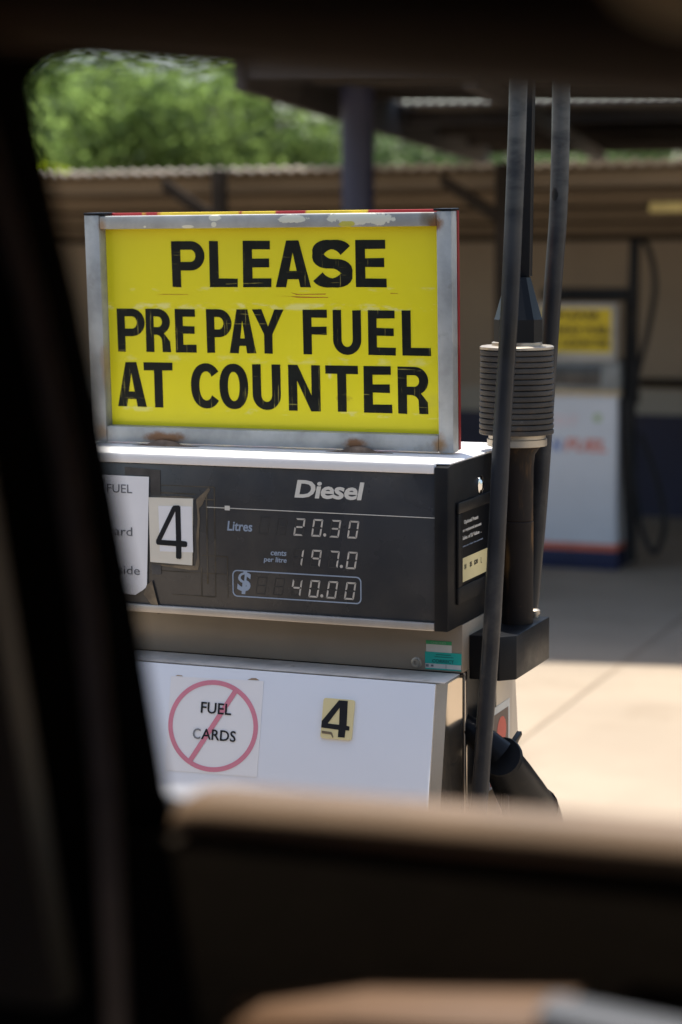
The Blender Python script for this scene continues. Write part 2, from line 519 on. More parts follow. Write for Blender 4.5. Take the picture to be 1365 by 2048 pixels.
# sign materials with rust, peeled paint and paste marks at their own places (world positions)
def sg(u, s, y=0.13):
    return (u, y - 0.0319 * s, ZP + 0.2779 + s)
rust, rust2, peel = (0.20, 0.085, 0.025), (0.30, 0.17, 0.07), (0.70, 0.68, 0.55)
m_galv = M('galvanised', (0.375, 0.375, 0.355), 0.55, 0.35, vscale=14, var=0.20, rvar=0.08,
           dirt=[((0.50, 0.50, 0.48), 5, 0.55, 0.8, 0.45), ((0.22, 0.20, 0.16), 22, 0.56, 0.74, 0.5)],
           spots=[(sg(-0.062, 0.318), (0.017, 0.05, 0.017), rust, 60, 1.3, 0.7, 0.95),
                  (sg(-0.074, 0.325), (0.016, 0.05, 0.022), (0.14, 0.10, 0.05), 40, 0.8, 0.8, 0.7),
                  (sg(-0.058, -0.016), (0.017, 0.05, 0.022), rust2, 50, 1.2, 0.9, 0.95),
                  (sg(-0.198, -0.017), (0.030, 0.05, 0.011), rust, 50, 1.4, 0.7, 0.9),
                  (sg(-0.525, -0.018), (0.050, 0.05, 0.012), rust, 40, 1.6, 0.7, 0.9),
                  (sg(-0.625, 0.318), (0.010, 0.05, 0.022), rust2, 60, 1.4, 0.8, 0.7),
                  (sg(-0.628, 0.09), (0.010, 0.05, 0.055), (0.36, 0.24, 0.13), 40, 1.6, 0.8, 0.6),
                  (sg(-0.640, -0.010), (0.02, 0.05, 0.02), rust2, 40, 1.4, 0.8, 0.6),
                  (sg(-0.185, 0.327), (0.052, 0.05, 0.011), peel, 45, 2.0, 0.12, 1.0),
                  (sg(-0.205, 0.318), (0.016, 0.05, 0.005), (0.55, 0.50, 0.05), 70, 1.2, 0.2, 0.9),
                  (sg(-0.292, 0.327), (0.024, 0.05, 0.006), peel, 60, 1.7, 0.12, 1.0),
                  (sg(-0.425, 0.330), (0.011, 0.05, 0.005), peel, 70, 1.5, 0.12, 1.0),
                  (sg(-0.427, 0.3195), (0.005, 0.05, 0.0045), peel, 70, 0.6, 0.2, 1.0),
                  (sg(-0.473, 0.3165), (0.011, 0.05, 0.003), peel, 70, 0.8, 0.2, 1.0),
                  (sg(-0.548, 0.317), (0.003, 0.05, 0.002), peel, 70, 0.5, 0.2, 1.0)])
m_yellow = M('sign_yellow', (0.80, 0.68, 0.012), 0.42, vscale=5, var=0.035, spec=0.4, rvar=0.05,
             dirt=[((0.62, 0.52, 0.06), 6, 0.6, 0.8, 0.5), ((0.35, 0.22, 0.03), 120, 0.76, 0.80, 0.5)],
             bands=[('Z', ZP + 0.2779 + 0.1915, 0.0075, (0.86, 0.80, 0.38), 26, 0.48, 0.60, 0.5),
                    ('Z', ZP + 0.2779 + 0.1085, 0.008, (0.80, 0.74, 0.30), 22, 0.50, 0.62, 0.35),
                    ('Z', ZP + 0.2779 + 0.0260, 0.006, (0.84, 0.78, 0.35), 24, 0.52, 0.62, 0.4),
                    ('Z', ZP + 0.2779 + 0.2190, 0.005, (0.82, 0.76, 0.32), 24, 0.54, 0.64, 0.35)],
             spots=[(sg(-0.224, 0.050), (0.018, 0.06, 0.008), (0.35, 0.20, 0.02), 60, 2.2, 0.5, 0.5),
                    (sg(-0.245, 0.092), (0.005, 0.06, 0.016), (0.85, 0.80, 0.45), 60, 1.2, 0.6, 0.6)])
m_paint = M('brushed_black', (0.011, 0.012, 0.010), 0.38, vscale=30, var=0.25, spec=0.2,
            streak=[((0.40, 0.34, 0.08), 34, (0.30, 1, 6.5), 0.655, 0.70, 0.55), ((0.40, 0.34, 0.08), 34, (6.5, 1, 0.30), 0.625, 0.69, 0.6)])
m_rust = M('rusted_iron', (0.15, 0.10, 0.07), 0.85, vscale=40, var=0.35, dirt=((0.28, 0.20, 0.14), 60, 0.5, 0.7, 0.6), bump=(150, 0.001))
m_signback = M('red_yellow_edge', (0.70, 0.50, 0.03), 0.5, vscale=5, streak=[((0.36, 0.02, 0.02), 9, (1, 0.2, 0.2), 0.50, 0.54, 1.0)])

# ================================================================== SETTING
g = MB().quad((-400, -400, 0), (400, -400, 0), (400, 400, 0), (-400, 400, 0)).build('forecourt_ground', m_ground, smooth=0)
tag(g, kind='structure')
jb = MB()
for x in (-10.2, -7.2, -4.2, -1.19, 1.8, 4.8):
    jb.quad((x - 0.008, -14, 0.004), (x + 0.008, -14, 0.004), (x + 0.008 - 0.1, 10.9, 0.004), (x - 0.008 - 0.1, 10.9, 0.004))
o = jb.build('ground_joints', m_joint, smooth=0)
tag(o, kind='structure')

# ---- roadhouse behind: wall, dado, lean-to verandah of corrugated iron
m_wall = M('beige_wall', (0.265, 0.215, 0.165), 0.85, vscale=1.2, var=0.08, dirt=((0.30, 0.24, 0.17), 2.0, 0.5, 0.8, 0.4))
m_wall_lo = M('grey_wall', (0.28, 0.26, 0.225), 0.85, vscale=1.2, var=0.08)
m_navy = M('navy_dado', (0.022, 0.022, 0.045), 0.7, vscale=3, dirt=((0.06, 0.05, 0.05), 2, 0.5, 0.8, 0.5))
m_iron = M('corrugated_iron', (0.155, 0.117, 0.078), 0.7, 0.1, vscale=0.8, var=0.12, dirt=((0.13, 0.09, 0.06), 1.5, 0.5, 0.8, 0.5))
m_edge = M('sun_catch_pale', (0.42, 0.37, 0.31), 0.6, 0.1, vscale=6, var=0.2)  # paler than the sheet so the added edge bead reads as sunlit
m_timber = M('dark_timber', (0.022, 0.017, 0.013), 0.9, spec=0.1, vscale=4, var=0.25)
WB = 10.976
bl = empty('roadhouse', (-6, WB, 0), 'low beige roadhouse with a navy dado behind the far pump', 'building')
o0 = (-6, WB, 0)
MB().box(-18, 8, WB, WB + 3.0, 0.86, 2.06).build('wall', m_wall, bl, o0, 0)
MB().box(-18, 8, WB - 0.003, WB + 3.003, 0.69, 0.86).build('wall_band', m_wall_lo, bl, o0, 0)
MB().box(-18, 8, WB - 0.02, WB + 3.02, 0.0, 0.69).build('dado', m_navy, bl, o0, 0)
MB().box(-2.42, -1.2, WB - 0.09, WB - 0.004, 0.88, 0.935, 0.01).build('wall_ledge', m_timber, bl, o0)
zs = lambda y: 2.24 - (y - 7.5) * 0.082
ver = empty('verandah', (-5, 7.5, 0), 'lean-to verandah roof of brown corrugated iron on dark braced posts', 'verandah')
o1 = (-5, 7.5, 0)
rb = MB()
rb.corrugated(-16, 7, 7.5, WB + 0.02, zs)
rb.build('roof_sheet', m_iron, ver, o1, 60)
eb = MB()
n = int(23 / 0.076 * 4)
eb.tube([(-16 + 23 * i / n, 7.49, 2.241 + 0.010 * math.sin(math.pi / 2 * i)) for i in range(n + 1)], 0.011, 8, 0)  # wavy bead added along the sheet end to catch the overhead sun
eb.build('sun_catch_edge', m_edge, ver, o1)
for y in (7.75, 8.7, 9.7, 10.7):
    MB().box(-16, 7, y - 0.035, y + 0.035, zs(y) - 0.085, zs(y) - 0.0105).build('purlin', m_iron, ver, o1, 0)
MB().box(-16, 7, WB - 0.12, WB - 0.05, zs(WB) - 0.10, zs(WB) - 0.02).build('wall_plate', m_timber, ver, o1, 0)
for px in (-3.86, -2.27):
    MB().box(px - 0.035, px + 0.035, 7.38, 7.45, 0, 2.245, 0.005).build('post', m_timber, ver, o1)
    MB().hexa([(px - 0.33, 7.385, 2.20), (px - 0.33, 7.385, 2.14), (px - 0.33, 7.445, 2.14), (px - 0.33, 7.445, 2.20),
               (px - 0.036, 7.385, 2.02), (px - 0.036, 7.385, 1.95), (px - 0.036, 7.445, 1.95), (px - 0.036, 7.445, 2.02)]).build('brace', m_timber, ver, o1)
m_lamp_y = M('yellowed_cover', (0.52, 0.42, 0.16), 0.5, var=0.1)
o = MB().box(-1.66, -0.6, 8.0, 8.14, 2.0, 2.055, 0.012).build('batten_light', m_lamp_y)
tag(o, 'yellowed batten light cover, unlit, fixed under the verandah roof', 'light fitting')

# ---- flat forecourt canopy on a blue column, turned a little against the building
ca = R(11.5)
CO = Vector((-3.058, 6.002, 0))
can = empty('forecourt_canopy', CO, 'flat brown corrugated canopy high over the far pump on a dark blue column', 'canopy', (0, 0, ca))
m_iron2 = M('dark_iron', (0.150, 0.106, 0.067), 0.8, vscale=0.8, var=0.15)
MB().corrugated(0, 9, 0, 4.30, lambda y: 2.775).build('roof_sheet', m_iron2, can, smooth=60)
MB().corrugated(0, 9, 4.52, 10.0, lambda y: 2.770).build('roof_sheet', m_iron, can, smooth=60)
n = int(9 / 0.076 * 4)
MB().tube([(9 * i / n, 4.51, 2.770 + 0.010 * math.sin(math.pi / 2 * i)) for i in range(n + 1)], 0.014, 8, 0).build('sun_catch_edge', M('pale_edge', (0.20, 0.175, 0.15), 0.6, vscale=6), can)  # bead added at the gap to draw a sunlit scalloped line
m_beam = M('canopy_beam', (0.055, 0.043, 0.034), 0.8, vscale=2, var=0.2)
for y in (0.35, 1.52, 2.9):
    MB().box(0.02, 9, y - 0.04, y + 0.04, 2.69, 2.7645).build('beam', m_beam, can, smooth=0)
for y in (4.75, 6.4, 8.1, 9.7):
    MB().box(0.02, 9, y - 0.04, y + 0.04, 2.64, 2.7345).build('beam', m_beam, can, smooth=0)
m_fascia = M('canopy_fascia', (0.036, 0.030, 0.028), 0.8, vscale=2, var=0.15)
for x0 in (-0.05, 1.0, 2.6):
    MB().box(x0, x0 + (0.045 if x0 < 0 else 0.07), 0, 10.0, 2.545, 2.79 if x0 < 0 else 2.639).build('girder', m_fascia, can, smooth=0)
MB().box(0.03, 9, -0.05, -0.005, 2.60, 2.80).build('gutter', m_fascia, can, smooth=0)
m_column = M('blue_column', (0.017, 0.019, 0.046), 0.5, vscale=3, var=0.15)
cm = MB().lathe([(0.085, 0), (0.085, 2.648)], (0.30, 1.25, 0), 28)
cm.build('column', m_column, can)

# ---- trees beyond the roof
def tree(name, x, y, h, crown, nleaf, leafcol, size, label, seed, trunk_r=0.14):
    r_ = np.random.default_rng(seed)
    root = empty(name, (x, y, 0), label, 'tree', group='trees beyond the verandah roof')
    cz = h * 0.58
    tips = []
    tb = MB()
    tb.tube([(0, 0, 0), (0.08, 0.03, h * 0.2), (-0.05, 0.05, h * 0.42), (0.05, 0, h * 0.7)], [trunk_r * 1.25, trunk_r, trunk_r * 0.8, trunk_r * 0.35], 10, 4)
    nb = 46
    for k in range(nb):
        a = 2.4 * k
        el = r_.uniform(-0.35, 1.0)
        rr = r_.uniform(0.45, 0.95)
        p = Vector((math.cos(a) * crown * rr * math.cos(el), math.sin(a) * crown * rr * math.cos(el), cz + h * 0.42 * math.sin(el) * rr))
        tips.append(p)
        if k % 3 == 0:
            tb.tube([(0, 0.02, h * r_.uniform(0.28, 0.5)), tuple(p * 0.5 + Vector((0, 0, cz * 0.42))), tuple(p)], [trunk_r * 0.45, trunk_r * 0.28, 0.012], 6, 3)
    tb.build('trunk', m_bark, root)
    per = nleaf // nb
    C_ = []
    for t in tips:
        cr_ = r_.uniform(0.45, 0.9) * crown * 0.44
        d = r_.normal(size=(per, 3))
        d /= np.linalg.norm(d, axis=1)[:, None]
        rad = cr_ * r_.uniform(0.2, 1.0, per) ** 0.5
        C_.append(np.array(t) + d * rad[:, None] * np.array([1.1, 1.1, 0.72]))
    P = np.concatenate(C_)
    n = len(P)
    nrm = r_.normal(size=(n, 3)) + np.array([0, 0, 0.9])
    nrm /= np.linalg.norm(nrm, axis=1)[:, None]
    tv = r_.normal(size=(n, 3))
    tv -= nrm * (tv * nrm).sum(1)[:, None]
    tv /= np.linalg.norm(tv, axis=1)[:, None]
    bv = np.cross(nrm, tv)
    s = size * r_.uniform(0.6, 1.4, n)[:, None]
    V = np.stack([P - tv * s, P + bv * s * 0.5, P + tv * s, P - bv * s * 0.5], 1).reshape(-1, 3)
    me = bpy.data.meshes.new('crown')
    me.from_pydata(V.tolist(), [], np.arange(n * 4).reshape(-1, 4).tolist())
    me.materials.append(leafcol)
    o = bpy.data.objects.new('crown', me)
    COL.objects.link(o)
    o.parent = root
    return root

m_bark = M('bark', (0.12, 0.09, 0.065), 0.9, vscale=6, var=0.3)
tl = (0.9, 1.0, 0.45)
m_leaf1 = M('leaf_bright', (0.108, 0.156, 0.076), 0.6, var=0.5, vscale=0.55, spec=0.08, transl=(1.7, 1.7, 0.9))
m_leaf2 = M('leaf_mid', (0.095, 0.132, 0.082), 0.6, var=0.5, vscale=0.55, spec=0.08, transl=(1.6, 1.7, 1.0))
m_leaf3 = M('leaf_dark', (0.070, 0.100, 0.090), 0.6, var=0.3, vscale=1.1, spec=0.08, transl=(1.5, 1.6, 1.2))
m_leaf4 = M('leaf_lime', (0.24, 0.30, 0.04), 0.5, var=0.25, vscale=1.5, spec=0.3, transl=(1.5, 1.5, 0.5))
tree('broad_tree', -12.3, 23.0, 4.9, 2.5, 21000, m_leaf1, 0.075, 'broad bright green tree filling the left of the car window', 1)
tree('broad_tree', -16.8, 27.0, 5.4, 2.4, 16000, m_leaf3, 0.08, 'dark bluish green tree at the far left edge of the window', 2)
tree('broad_tree', -10.6, 27.5, 4.15, 2.6, 6000, m_leaf2, 0.08, 'mid green tree standing just left of the blue column', 3)
tree('broad_tree', -7.4, 26.5, 3.7, 2.2, 8000, m_leaf2, 0.08, 'lower mid green tree just right of the blue column', 4)
tree('broad_tree', -3.6, 29.0, 3.6, 2.2, 12000, m_leaf1, 0.08, 'yellow green tree glimpsed under the canopy behind the hoses', 5)
tree('young_tree', -10.6, 17.0, 2.9, 0.42, 1500, m_leaf4, 0.10, 'small lime green young tree at the left end of the verandah roof', 6, 0.05)

# ---- far pump under the verandah
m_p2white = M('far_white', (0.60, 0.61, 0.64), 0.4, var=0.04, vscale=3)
m_p2grey = M('far_grey', (0.20, 0.21, 0.21), 0.5, var=0.25, vscale=9)
m_p2tan = M('far_tan', (0.50, 0.38, 0.22), 0.5)
m_p2navy = M('far_navy', (0.008, 0.012, 0.045), 0.6)
m_p2red = M('far_red', (0.55, 0.13, 0.07), 0.6)
Y2 = 8.574
o2 = (-2.19, Y2 + 0.17, 0)
p2 = empty('fuel_pump', o2, 'far white fuel pump with red and navy stripes at its foot, under the verandah', 'fuel pump')
MB().box(-2.42, -1.965, Y2 + 0.01, Y2 + 0.33, 0.02, 0.99, 0.006).build('cabinet', m_p2white, p2, o2)
MB().box(-2.415, -1.972, Y2, Y2 + 0.0095, 0.148, 0.978, 0.003).build('door_panel', m_p2white, p2, o2)
MB().box(-2.428, -1.957, Y2 - 0.004, Y2 + 0.345, 0.0, 0.108, 0.004).build('plinth', m_p2navy, p2, o2)
MB().box(-2.424, -1.961, Y2 - 0.002, Y2 + 0.34, 0.110, 0.146, 0.002).build('stripe', m_p2red, p2, o2)
MB().box(-2.425, -1.955, Y2 - 0.006, Y2 + 0.34, 0.992, 1.018, 0.002).build('rail', m_p2tan, p2, o2)
MB().box(-2.425, -1.955, Y2 + 0.0, Y2 + 0.34, 1.020, 1.185, 0.004).build('display_head', m_p2grey, p2, o2)
MB().box(-2.36, -2.06, Y2 - 0.006, Y2 - 0.001, 1.045, 1.16, 0.002).build('display_panel', m_display, p2, o2)
MB().box(-2.44, -1.93, Y2 + 0.10, Y2 + 0.20, 1.515, 1.59, 0.004).build('hose_beam', m_black, p2, o2)
for x in (-2.44, -1.965):
    MB().box(x, x + 0.03, Y2 + 0.13, Y2 + 0.17, 1.186, 1.514, 0.003).build('upright', m_black, p2, o2)
MB().tube([(-1.915, Y2 + 0.1, 0.95), (-1.91, Y2 + 0.1, 1.3), (-1.90, Y2 + 0.1, 1.86)], [0.055, 0.036, 0.03], 12, 4).build('hose_mast', m_black, p2, o2)
MB().tube([(-1.90, Y2 + 0.08, 1.85), (-1.82, Y2 + 0.05, 1.83), (-1.765, Y2 + 0.03, 1.62), (-1.80, Y2 + 0.03, 1.36), (-1.86, Y2 + 0.03, 1.10), (-1.89, Y2 + 0.03, 0.8)], 0.016, 10, 6).build('hose', m_black, p2, o2)
MB().tube([(-1.90, Y2 + 0.02, 0.80), (-1.85, Y2 - 0.02, 0.45), (-1.80, Y2 - 0.03, 0.22), (-1.73, Y2 - 0.03, 0.12), (-1.68, Y2 - 0.03, 0.30), (-1.74, Y2, 0.55), (-1.84, Y2 + 0.04, 0.78)], 0.016, 10, 6).build('hose', m_black, p2, o2)
MB().tube([(-1.925, Y2 + 0.06, 0.98), (-1.91, Y2 + 0.05, 0.7), (-1.89, Y2 + 0.05, 0.05)], [0.05, 0.045, 0.03], 10, 4).build('holster', m_black, p2, o2)
for t, b, mt in (('N', (-2.345, -2.285, 0.670, 0.742), M('logo_blue', (0.08, 0.14, 0.42), 0.6)), ('FUEL', (-2.265, -2.02, 0.672, 0.744), M('logo_red', (0.62, 0.16, 0.10), 0.6))):
    type_mesh(t, b, 'lettering', mt, p2, Y2 - 0.001, 0.03, 0.15, 0.001, o2)
type_mesh('D7', (-2.33, -2.19, 0.815, 0.872), 'lettering', M('faint_pink', (0.72, 0.55, 0.56), 0.6), p2, Y2 - 0.001, 0.02, 0, 0.001, o2)
MB().ring2d(-2.078, 0.865, 0.022, 0.022, 0.014, Y2 - 0.0012, 16).build('emblem', M('emblem_green', (0.25, 0.36, 0.08), 0.6), p2, o2, 0)
o3 = (-2.2, Y2 + 0.04, 1.187)
s2 = empty('counter_sign', o3, 'far yellow prepay sign in a white frame on the far pump', 'sign')
fb = MB()
fb.box(-2.425, -1.976, Y2 - 0.02, Y2 + 0.06, 1.187, 1.232, 0.003)
fb.box(-2.425, -1.976, Y2 - 0.02, Y2 + 0.06, 1.479, 1.507, 0.003)
fb.box(-2.425, -2.402, Y2 - 0.02, Y2 + 0.06, 1.2325, 1.4785, 0.003)
fb.box(-1.998, -1.976, Y2 - 0.02, Y2 + 0.06, 1.2325, 1.4785, 0.003)
fb.build('frame', M('far_frame', (0.36, 0.345, 0.32), 0.5), s2, o3)
MB().box(-2.4015, -1.9985, Y2 - 0.008, Y2 + 0.05, 1.2325, 1.4785).build('panel', M('far_yellow', (0.60, 0.45, 0.012), 0.5), s2, o3, 0)
for t, b in (('PLEASE', (-2.32, -2.07, 1.418, 1.462)), ('PREPAY FUEL', (-2.39, -2.01, 1.335, 1.378)), ('AT COUNTER', (-2.39, -2.01, 1.262, 1.306))):
    type_mesh(t, b, 'lettering', m_ink, s2, Y2 - 0.0095, 0.035, 0, 0.001, o3)

# ================================================================== NEAR PUMP
B = (-0.335, 0.167, 0.0)
pump = empty('fuel_pump', B, 'near diesel fuel pump with black display and white lower door, in sharp focus', 'fuel pump')
def W(*a):            # pump frame -> world heights
    return a
zo = ZP
def pb(name, mb, mat, parent=None, smooth=35):
    bmesh.ops.translate(mb.bm, verts=mb.bm.verts, vec=(0, 0, zo))
    return mb.build(name, mat, parent or pump, B, smooth)
OB = (B[0], B[1], -zo)   # origin for lettering built in pump coordinates

W0 = -0.670
core = MB().box(W0 + 0.022, -0.022, 0.025, 0.310, 0.003, 0.2445)
core.box(W0 + 0.06, -0.062, 0.098, 0.232, -1.24, -0.0755)
pb('core', core, m_black2, smooth=0)
# display head
disp = pb('display_panel', MB().box(W0 + 0.0215, -0.0212, 0.004, 0.022, 0.0122, 0.2322, 0.0012), m_display)
pb('display_panel', MB().box(W0 + 0.0215, -0.0212, 0.312, 0.330, 0.0122, 0.2322, 0.0012), m_display)
pb('lower_lip', MB().box(W0 + 0.0215, -0.0212, -0.0005, 0.022, 0.0, 0.0118, 0.0015), m_lip)
cov = MB().box(W0 + 0.0, -0.0012, 0.013, 0.336, 0.2452, 0.2478, 0.0009)
cov.box(W0 + 0.0215, -0.0216, -0.0005, 0.0126, 0.2328, 0.2478, 0.0016)
pb('top_cover', cov, m_top)
for x0, x1 in ((-0.0208, 0.0), (W0, W0 + 0.0208)):
    pb('end_panel', MB().prism([(0.0, 0.0), (0.335, 0.0), (0.335, 0.2448), (0.020, 0.2448), (0.009, 0.2435), (0.0, 0.2425)], x0, x1, 'x', 0.0012), m_black)
# preset keypad housing on the right end
pr = MB()
pr.box(0.0004, 0.0046, 0.036, 0.300, 0.170, 0.1872, 0.0015)
pr.box(0.0004, 0.0046, 0.036, 0.300, 0.0345, 0.0600, 0.0015)
pr.box(0.0004, 0.0046, 0.036, 0.0560, 0.0603, 0.1697, 0.0012)
pr.box(0.0004, 0.0046, 0.195, 0.300, 0.0603, 0.1697, 0.0012)
preset = pb('preset_housing', pr, m_black)
pb('preset_screen', MB().box(0.0004, 0.0018, 0.0564, 0.1946, 0.0606, 0.1694), m_black2, preset, 0)
pb('preset_label', MB().box(0.0019, 0.0026, 0.0595, 0.182, 0.0650, 0.1010), m_beige, preset, 0)
# text on the end: built in the x-z plane, then turned to face +x
def side_text(text, v0, v1, w0, w1, mat, name, u=0.0022, bold=0.0):
    o = type_mesh(text, (v0, v1, w0, w1), name, mat, preset, 0.0, bold)
    me = o.data
    co = np.zeros(len(me.vertices) * 3)
    me.vertices.foreach_get('co', co)
    co = co.reshape(-1, 3)
    q = np.stack([u - co[:, 1], co[:, 0], co[:, 2] + zo], 1) - np.array(B)
    me.vertices.foreach_set('co', q.ravel())
    me.update()
    return o
side_text('Optional Preset', 0.068, 0.135, 0.1500, 0.1575, m_print, 'lettering', 0.0021, 0.02)
side_text('for registered amount', 0.059, 0.150, 0.1385, 0.1450, m_print, 'lettering', 0.0021, 0.02)
side_text('Sales of $ Value  .', 0.059, 0.150, 0.1275, 0.1340, m_print, 'lettering', 0.0021, 0.02)
side_text('press to clear the amount', 0.060, 0.158, 0.1165, 0.1200, m_print_blue, 'lettering', 0.0021)
side_text('$1', 0.068, 0.076, 0.083, 0.091, m_ink, 'lettering', 0.0029, 0.02)
side_text('$5', 0.093, 0.103, 0.083, 0.091, m_ink, 'lettering', 0.0029, 0.02)
side_text('$20', 0.114, 0.131, 0.083, 0.091, m_ink, 'lettering', 0.0029, 0.02)
side_text('L', 0.146, 0.150, 0.082, 0.091, m_ink, 'lettering', 0.0029, 0.0)
lk = MB().lathe([(0.0145, 0.0), (0.0145, 0.0012), (0.0125, 0.0022), (0.0100, 0.0024), (0.0085, 0.0036), (0.005, 0.0046), (0.001, 0.0049)], (0.0002, 0.151, 0.2015), 28, 'x')
pb('lock', lk, m_chrome)

# printing on the display
PL = disp
type_mesh('Diesel', (-0.2445, -0.1315, 0.1890, 0.2160), 'lettering', m_print, PL, 0.0036, 0.028, 0.16, origin=OB, space=0.95)
def shear_box(o):
    return o
type_mesh('Litres', (-0.3565, -0.3145, 0.1340, 0.1490), 'lettering', m_print_blue, PL, 0.0036, 0.02, 0.12, origin=OB)
type_mesh('cents', (-0.2845, -0.2585, 0.0995, 0.1070), 'lettering', m_print_blue, PL, 0.0036, 0.02, 0.12, origin=OB)
type_mesh('per litre', (-0.2962, -0.2582, 0.0870, 0.0970), 'lettering', m_print_blue, PL, 0.0036, 0.02, 0.12, origin=OB)
type_mesh('$', (-0.3410, -0.3180, 0.0375, 0.0725), 'lettering', m_print_blue, PL, 0.0036, 0.03, 0.1, origin=OB)
def rrect(x0, x1, z0, z1, r):
    p = []
    for cx, cz, a in ((x1 - r, z1 - r, 0), (x0 + r, z1 - r, 90), (x0 + r, z0 + r, 180), (x1 - r, z0 + r, 270)):
        p += arc(cx, cz, r, r, a, a + 90, 6)
    return p
loops_mesh([rrect(-0.3488, -0.1372, 0.0328, 0.0742, 0.008), rrect(-0.3470, -0.1390, 0.0346, 0.0724, 0.0066)], 'price_outline', m_print_blue, PL, 0.0036, origin=OB)
loops_mesh([[(-0.3904, 0.1692), (-0.0214, 0.1682), (-0.0214, 0.1672), (-0.3904, 0.1680)]], 'rule', m_print, PL, 0.0036, origin=OB)
loops_mesh([[(-0.3600, 0.1722), (-0.3515, 0.1722), (-0.3515, 0.1652), (-0.3600, 0.1652)]], 'rule_mark', m_print, PL, 0.0032, origin=OB)
# seven segment digits
SEGS = {'0': 'abcdef', '1': 'bc', '2': 'abged', '3': 'abgcd', '4': 'fgbc', '7': 'abc', '9': 'abfgc'}
def digit(x, z, w, h, on, t=0.0026, sh=0.17):
    """seven slanted bars in one digit cell"""
    g = 0.0006
    hz = h / 2
    q = {'a': [(g, h), (w - g, h), (w - t - g, h - t), (t + g, h - t)],
         'd': [(t + g, t), (w - t - g, t), (w - g, 0), (g, 0)],
         'g': [(g + t * .6, hz), (t + g * 2, hz + t / 2), (w - t - g * 2, hz + t / 2), (w - g - t * .6, hz), (w - t - g * 2, hz - t / 2), (t + g * 2, hz - t / 2)],
         'f': [(0, h - g), (t, h - t - g), (t, hz + t / 2 + g), (0, hz + g)],
         'b': [(w - t, h - t - g), (w, h - g), (w, hz + g), (w - t, hz + t / 2 + g)],
         'e': [(0, hz - g), (t, hz - t / 2 - g), (t, t + g), (0, g)],
         'c': [(w - t, hz - t / 2 - g), (w, hz - g), (w, g), (w - t, t + g)]}
    return [[(x + a + sh * b_, z + b_) for a, b_ in q[s]] for s in on]
PIT = 0.0290
rows = [(0.1315, -0.2470, ['2', '0', '3', '0'], 1, 0.0266), (0.0853, -0.2495, ['1', '9', '7', '0'], 2, 0.0262), (0.0388, -0.2525, ['4', '0', '0', '0'], 1, 0.0266)]
lit, off = [], []
for z, x, ds, dot, h in rows:
    for i, d in enumerate(ds):
        lit += digit(x + i * PIT, z, 0.0158, h, SEGS[d])
        off += digit(x + i * PIT, z, 0.0158, h, [s for s in 'abcdefg' if s not in SEGS[d]], 0.0016)
    dx = x + dot * PIT + 0.0158 + 0.0065
    lit.append(arc(dx, z + 0.0032, 0.0025, 0.0025, 0, 330, 11))
    for i in ((-2, -1) if z != rows[1][0] else (-0.9,)):
        off += digit(x + i * PIT, z, 0.0158, h, 'abcdefg' if z != rows[1][0] else 'bc', 0.0012)
loops_mesh(lit, 'digits', m_seg, PL, 0.0036, origin=OB)
o = loops_mesh(off, 'unlit_segments', m_ghost, PL, 0.0038, 0.0002, origin=OB)
# old tape residue round the pasted number
tp = []
for (x0, x1, z0, z1) in ((-0.470, -0.378, 0.199, 0.2005), (-0.3785, -0.3765, 0.030, 0.200), (-0.475, -0.36, 0.0655, 0.067), (-0.4, -0.356, 0.093, 0.0945), (-0.3575, -0.356, 0.03, 0.094), (-0.452, -0.378, 0.0295, 0.031), (-0.392, -0.3895, 0.05, 0.195), (-0.402, -0.4, 0.03, 0.075), (-0.475, -0.41, 0.187, 0.1885), (-0.40, -0.376, 0.1795, 0.1815)):
    tp.append([(x0, z0), (x1, z0 + random.uniform(-1, 1) * 0.0005), (x1, z1), (x0, z1 + random.uniform(-1, 1) * 0.0005)])
for i_, l_ in enumerate(tp):
    loops_mesh([l_], 'tape_residue', m_tape_dark, PL, 0.0038 - 0.00003 * i_, 0.0, origin=OB)
rs = [[(-0.408, 0.180), (-0.396, 0.190), (-0.387, 0.199), (-0.384, 0.196), (-0.392, 0.184), (-0.398, 0.172), (-0.405, 0.165)],
      [(-0.4115, 0.077), (-0.408, 0.09), (-0.409, 0.12), (-0.406, 0.15), (-0.408, 0.178), (-0.404, 0.179), (-0.4025, 0.15), (-0.405, 0.11), (-0.404, 0.08), (-0.407, 0.071), (-0.42, 0.070), (-0.44, 0.0715), (-0.47, 0.074), (-0.484, 0.0745), (-0.484, 0.0765), (-0.45, 0.0755)],
      [(-0.470, 0.1815), (-0.44, 0.1835), (-0.418, 0.1830), (-0.411, 0.181), (-0.411, 0.1795), (-0.44, 0.1805), (-0.4865, 0.1800)]]
for i_, l_ in enumerate(rs):
    loops_mesh([l_], 'glue_residue', m_tape, PL, 0.0034 - 0.0001 * i_, 0.0, origin=OB)

# stainless band under the head
m_satin = M('satin_steel', (0.36, 0.295, 0.225), 0.5, 0.5, vscale=2.5, var=0.10, rvar=0.08, bump=(260, 0.00006, (1, 1, 0.02)), dirt=((0.24, 0.18, 0.12), 7, 0.5, 0.8, 0.4))
pb('band', MB().box(W0, 0.0, 0.068, 0.267, -0.0745, -0.0005, 0.0015), m_satin)
pb('bolt', MB().lathe([(0.0085, 0), (0.0085, 0.002), (0.006, 0.003), (0.006, 0.0055), (0.003, 0.0056), (0.0025, 0.003)], (-0.0731, 0.0678, -0.0628), 20, 'y'), m_collar)
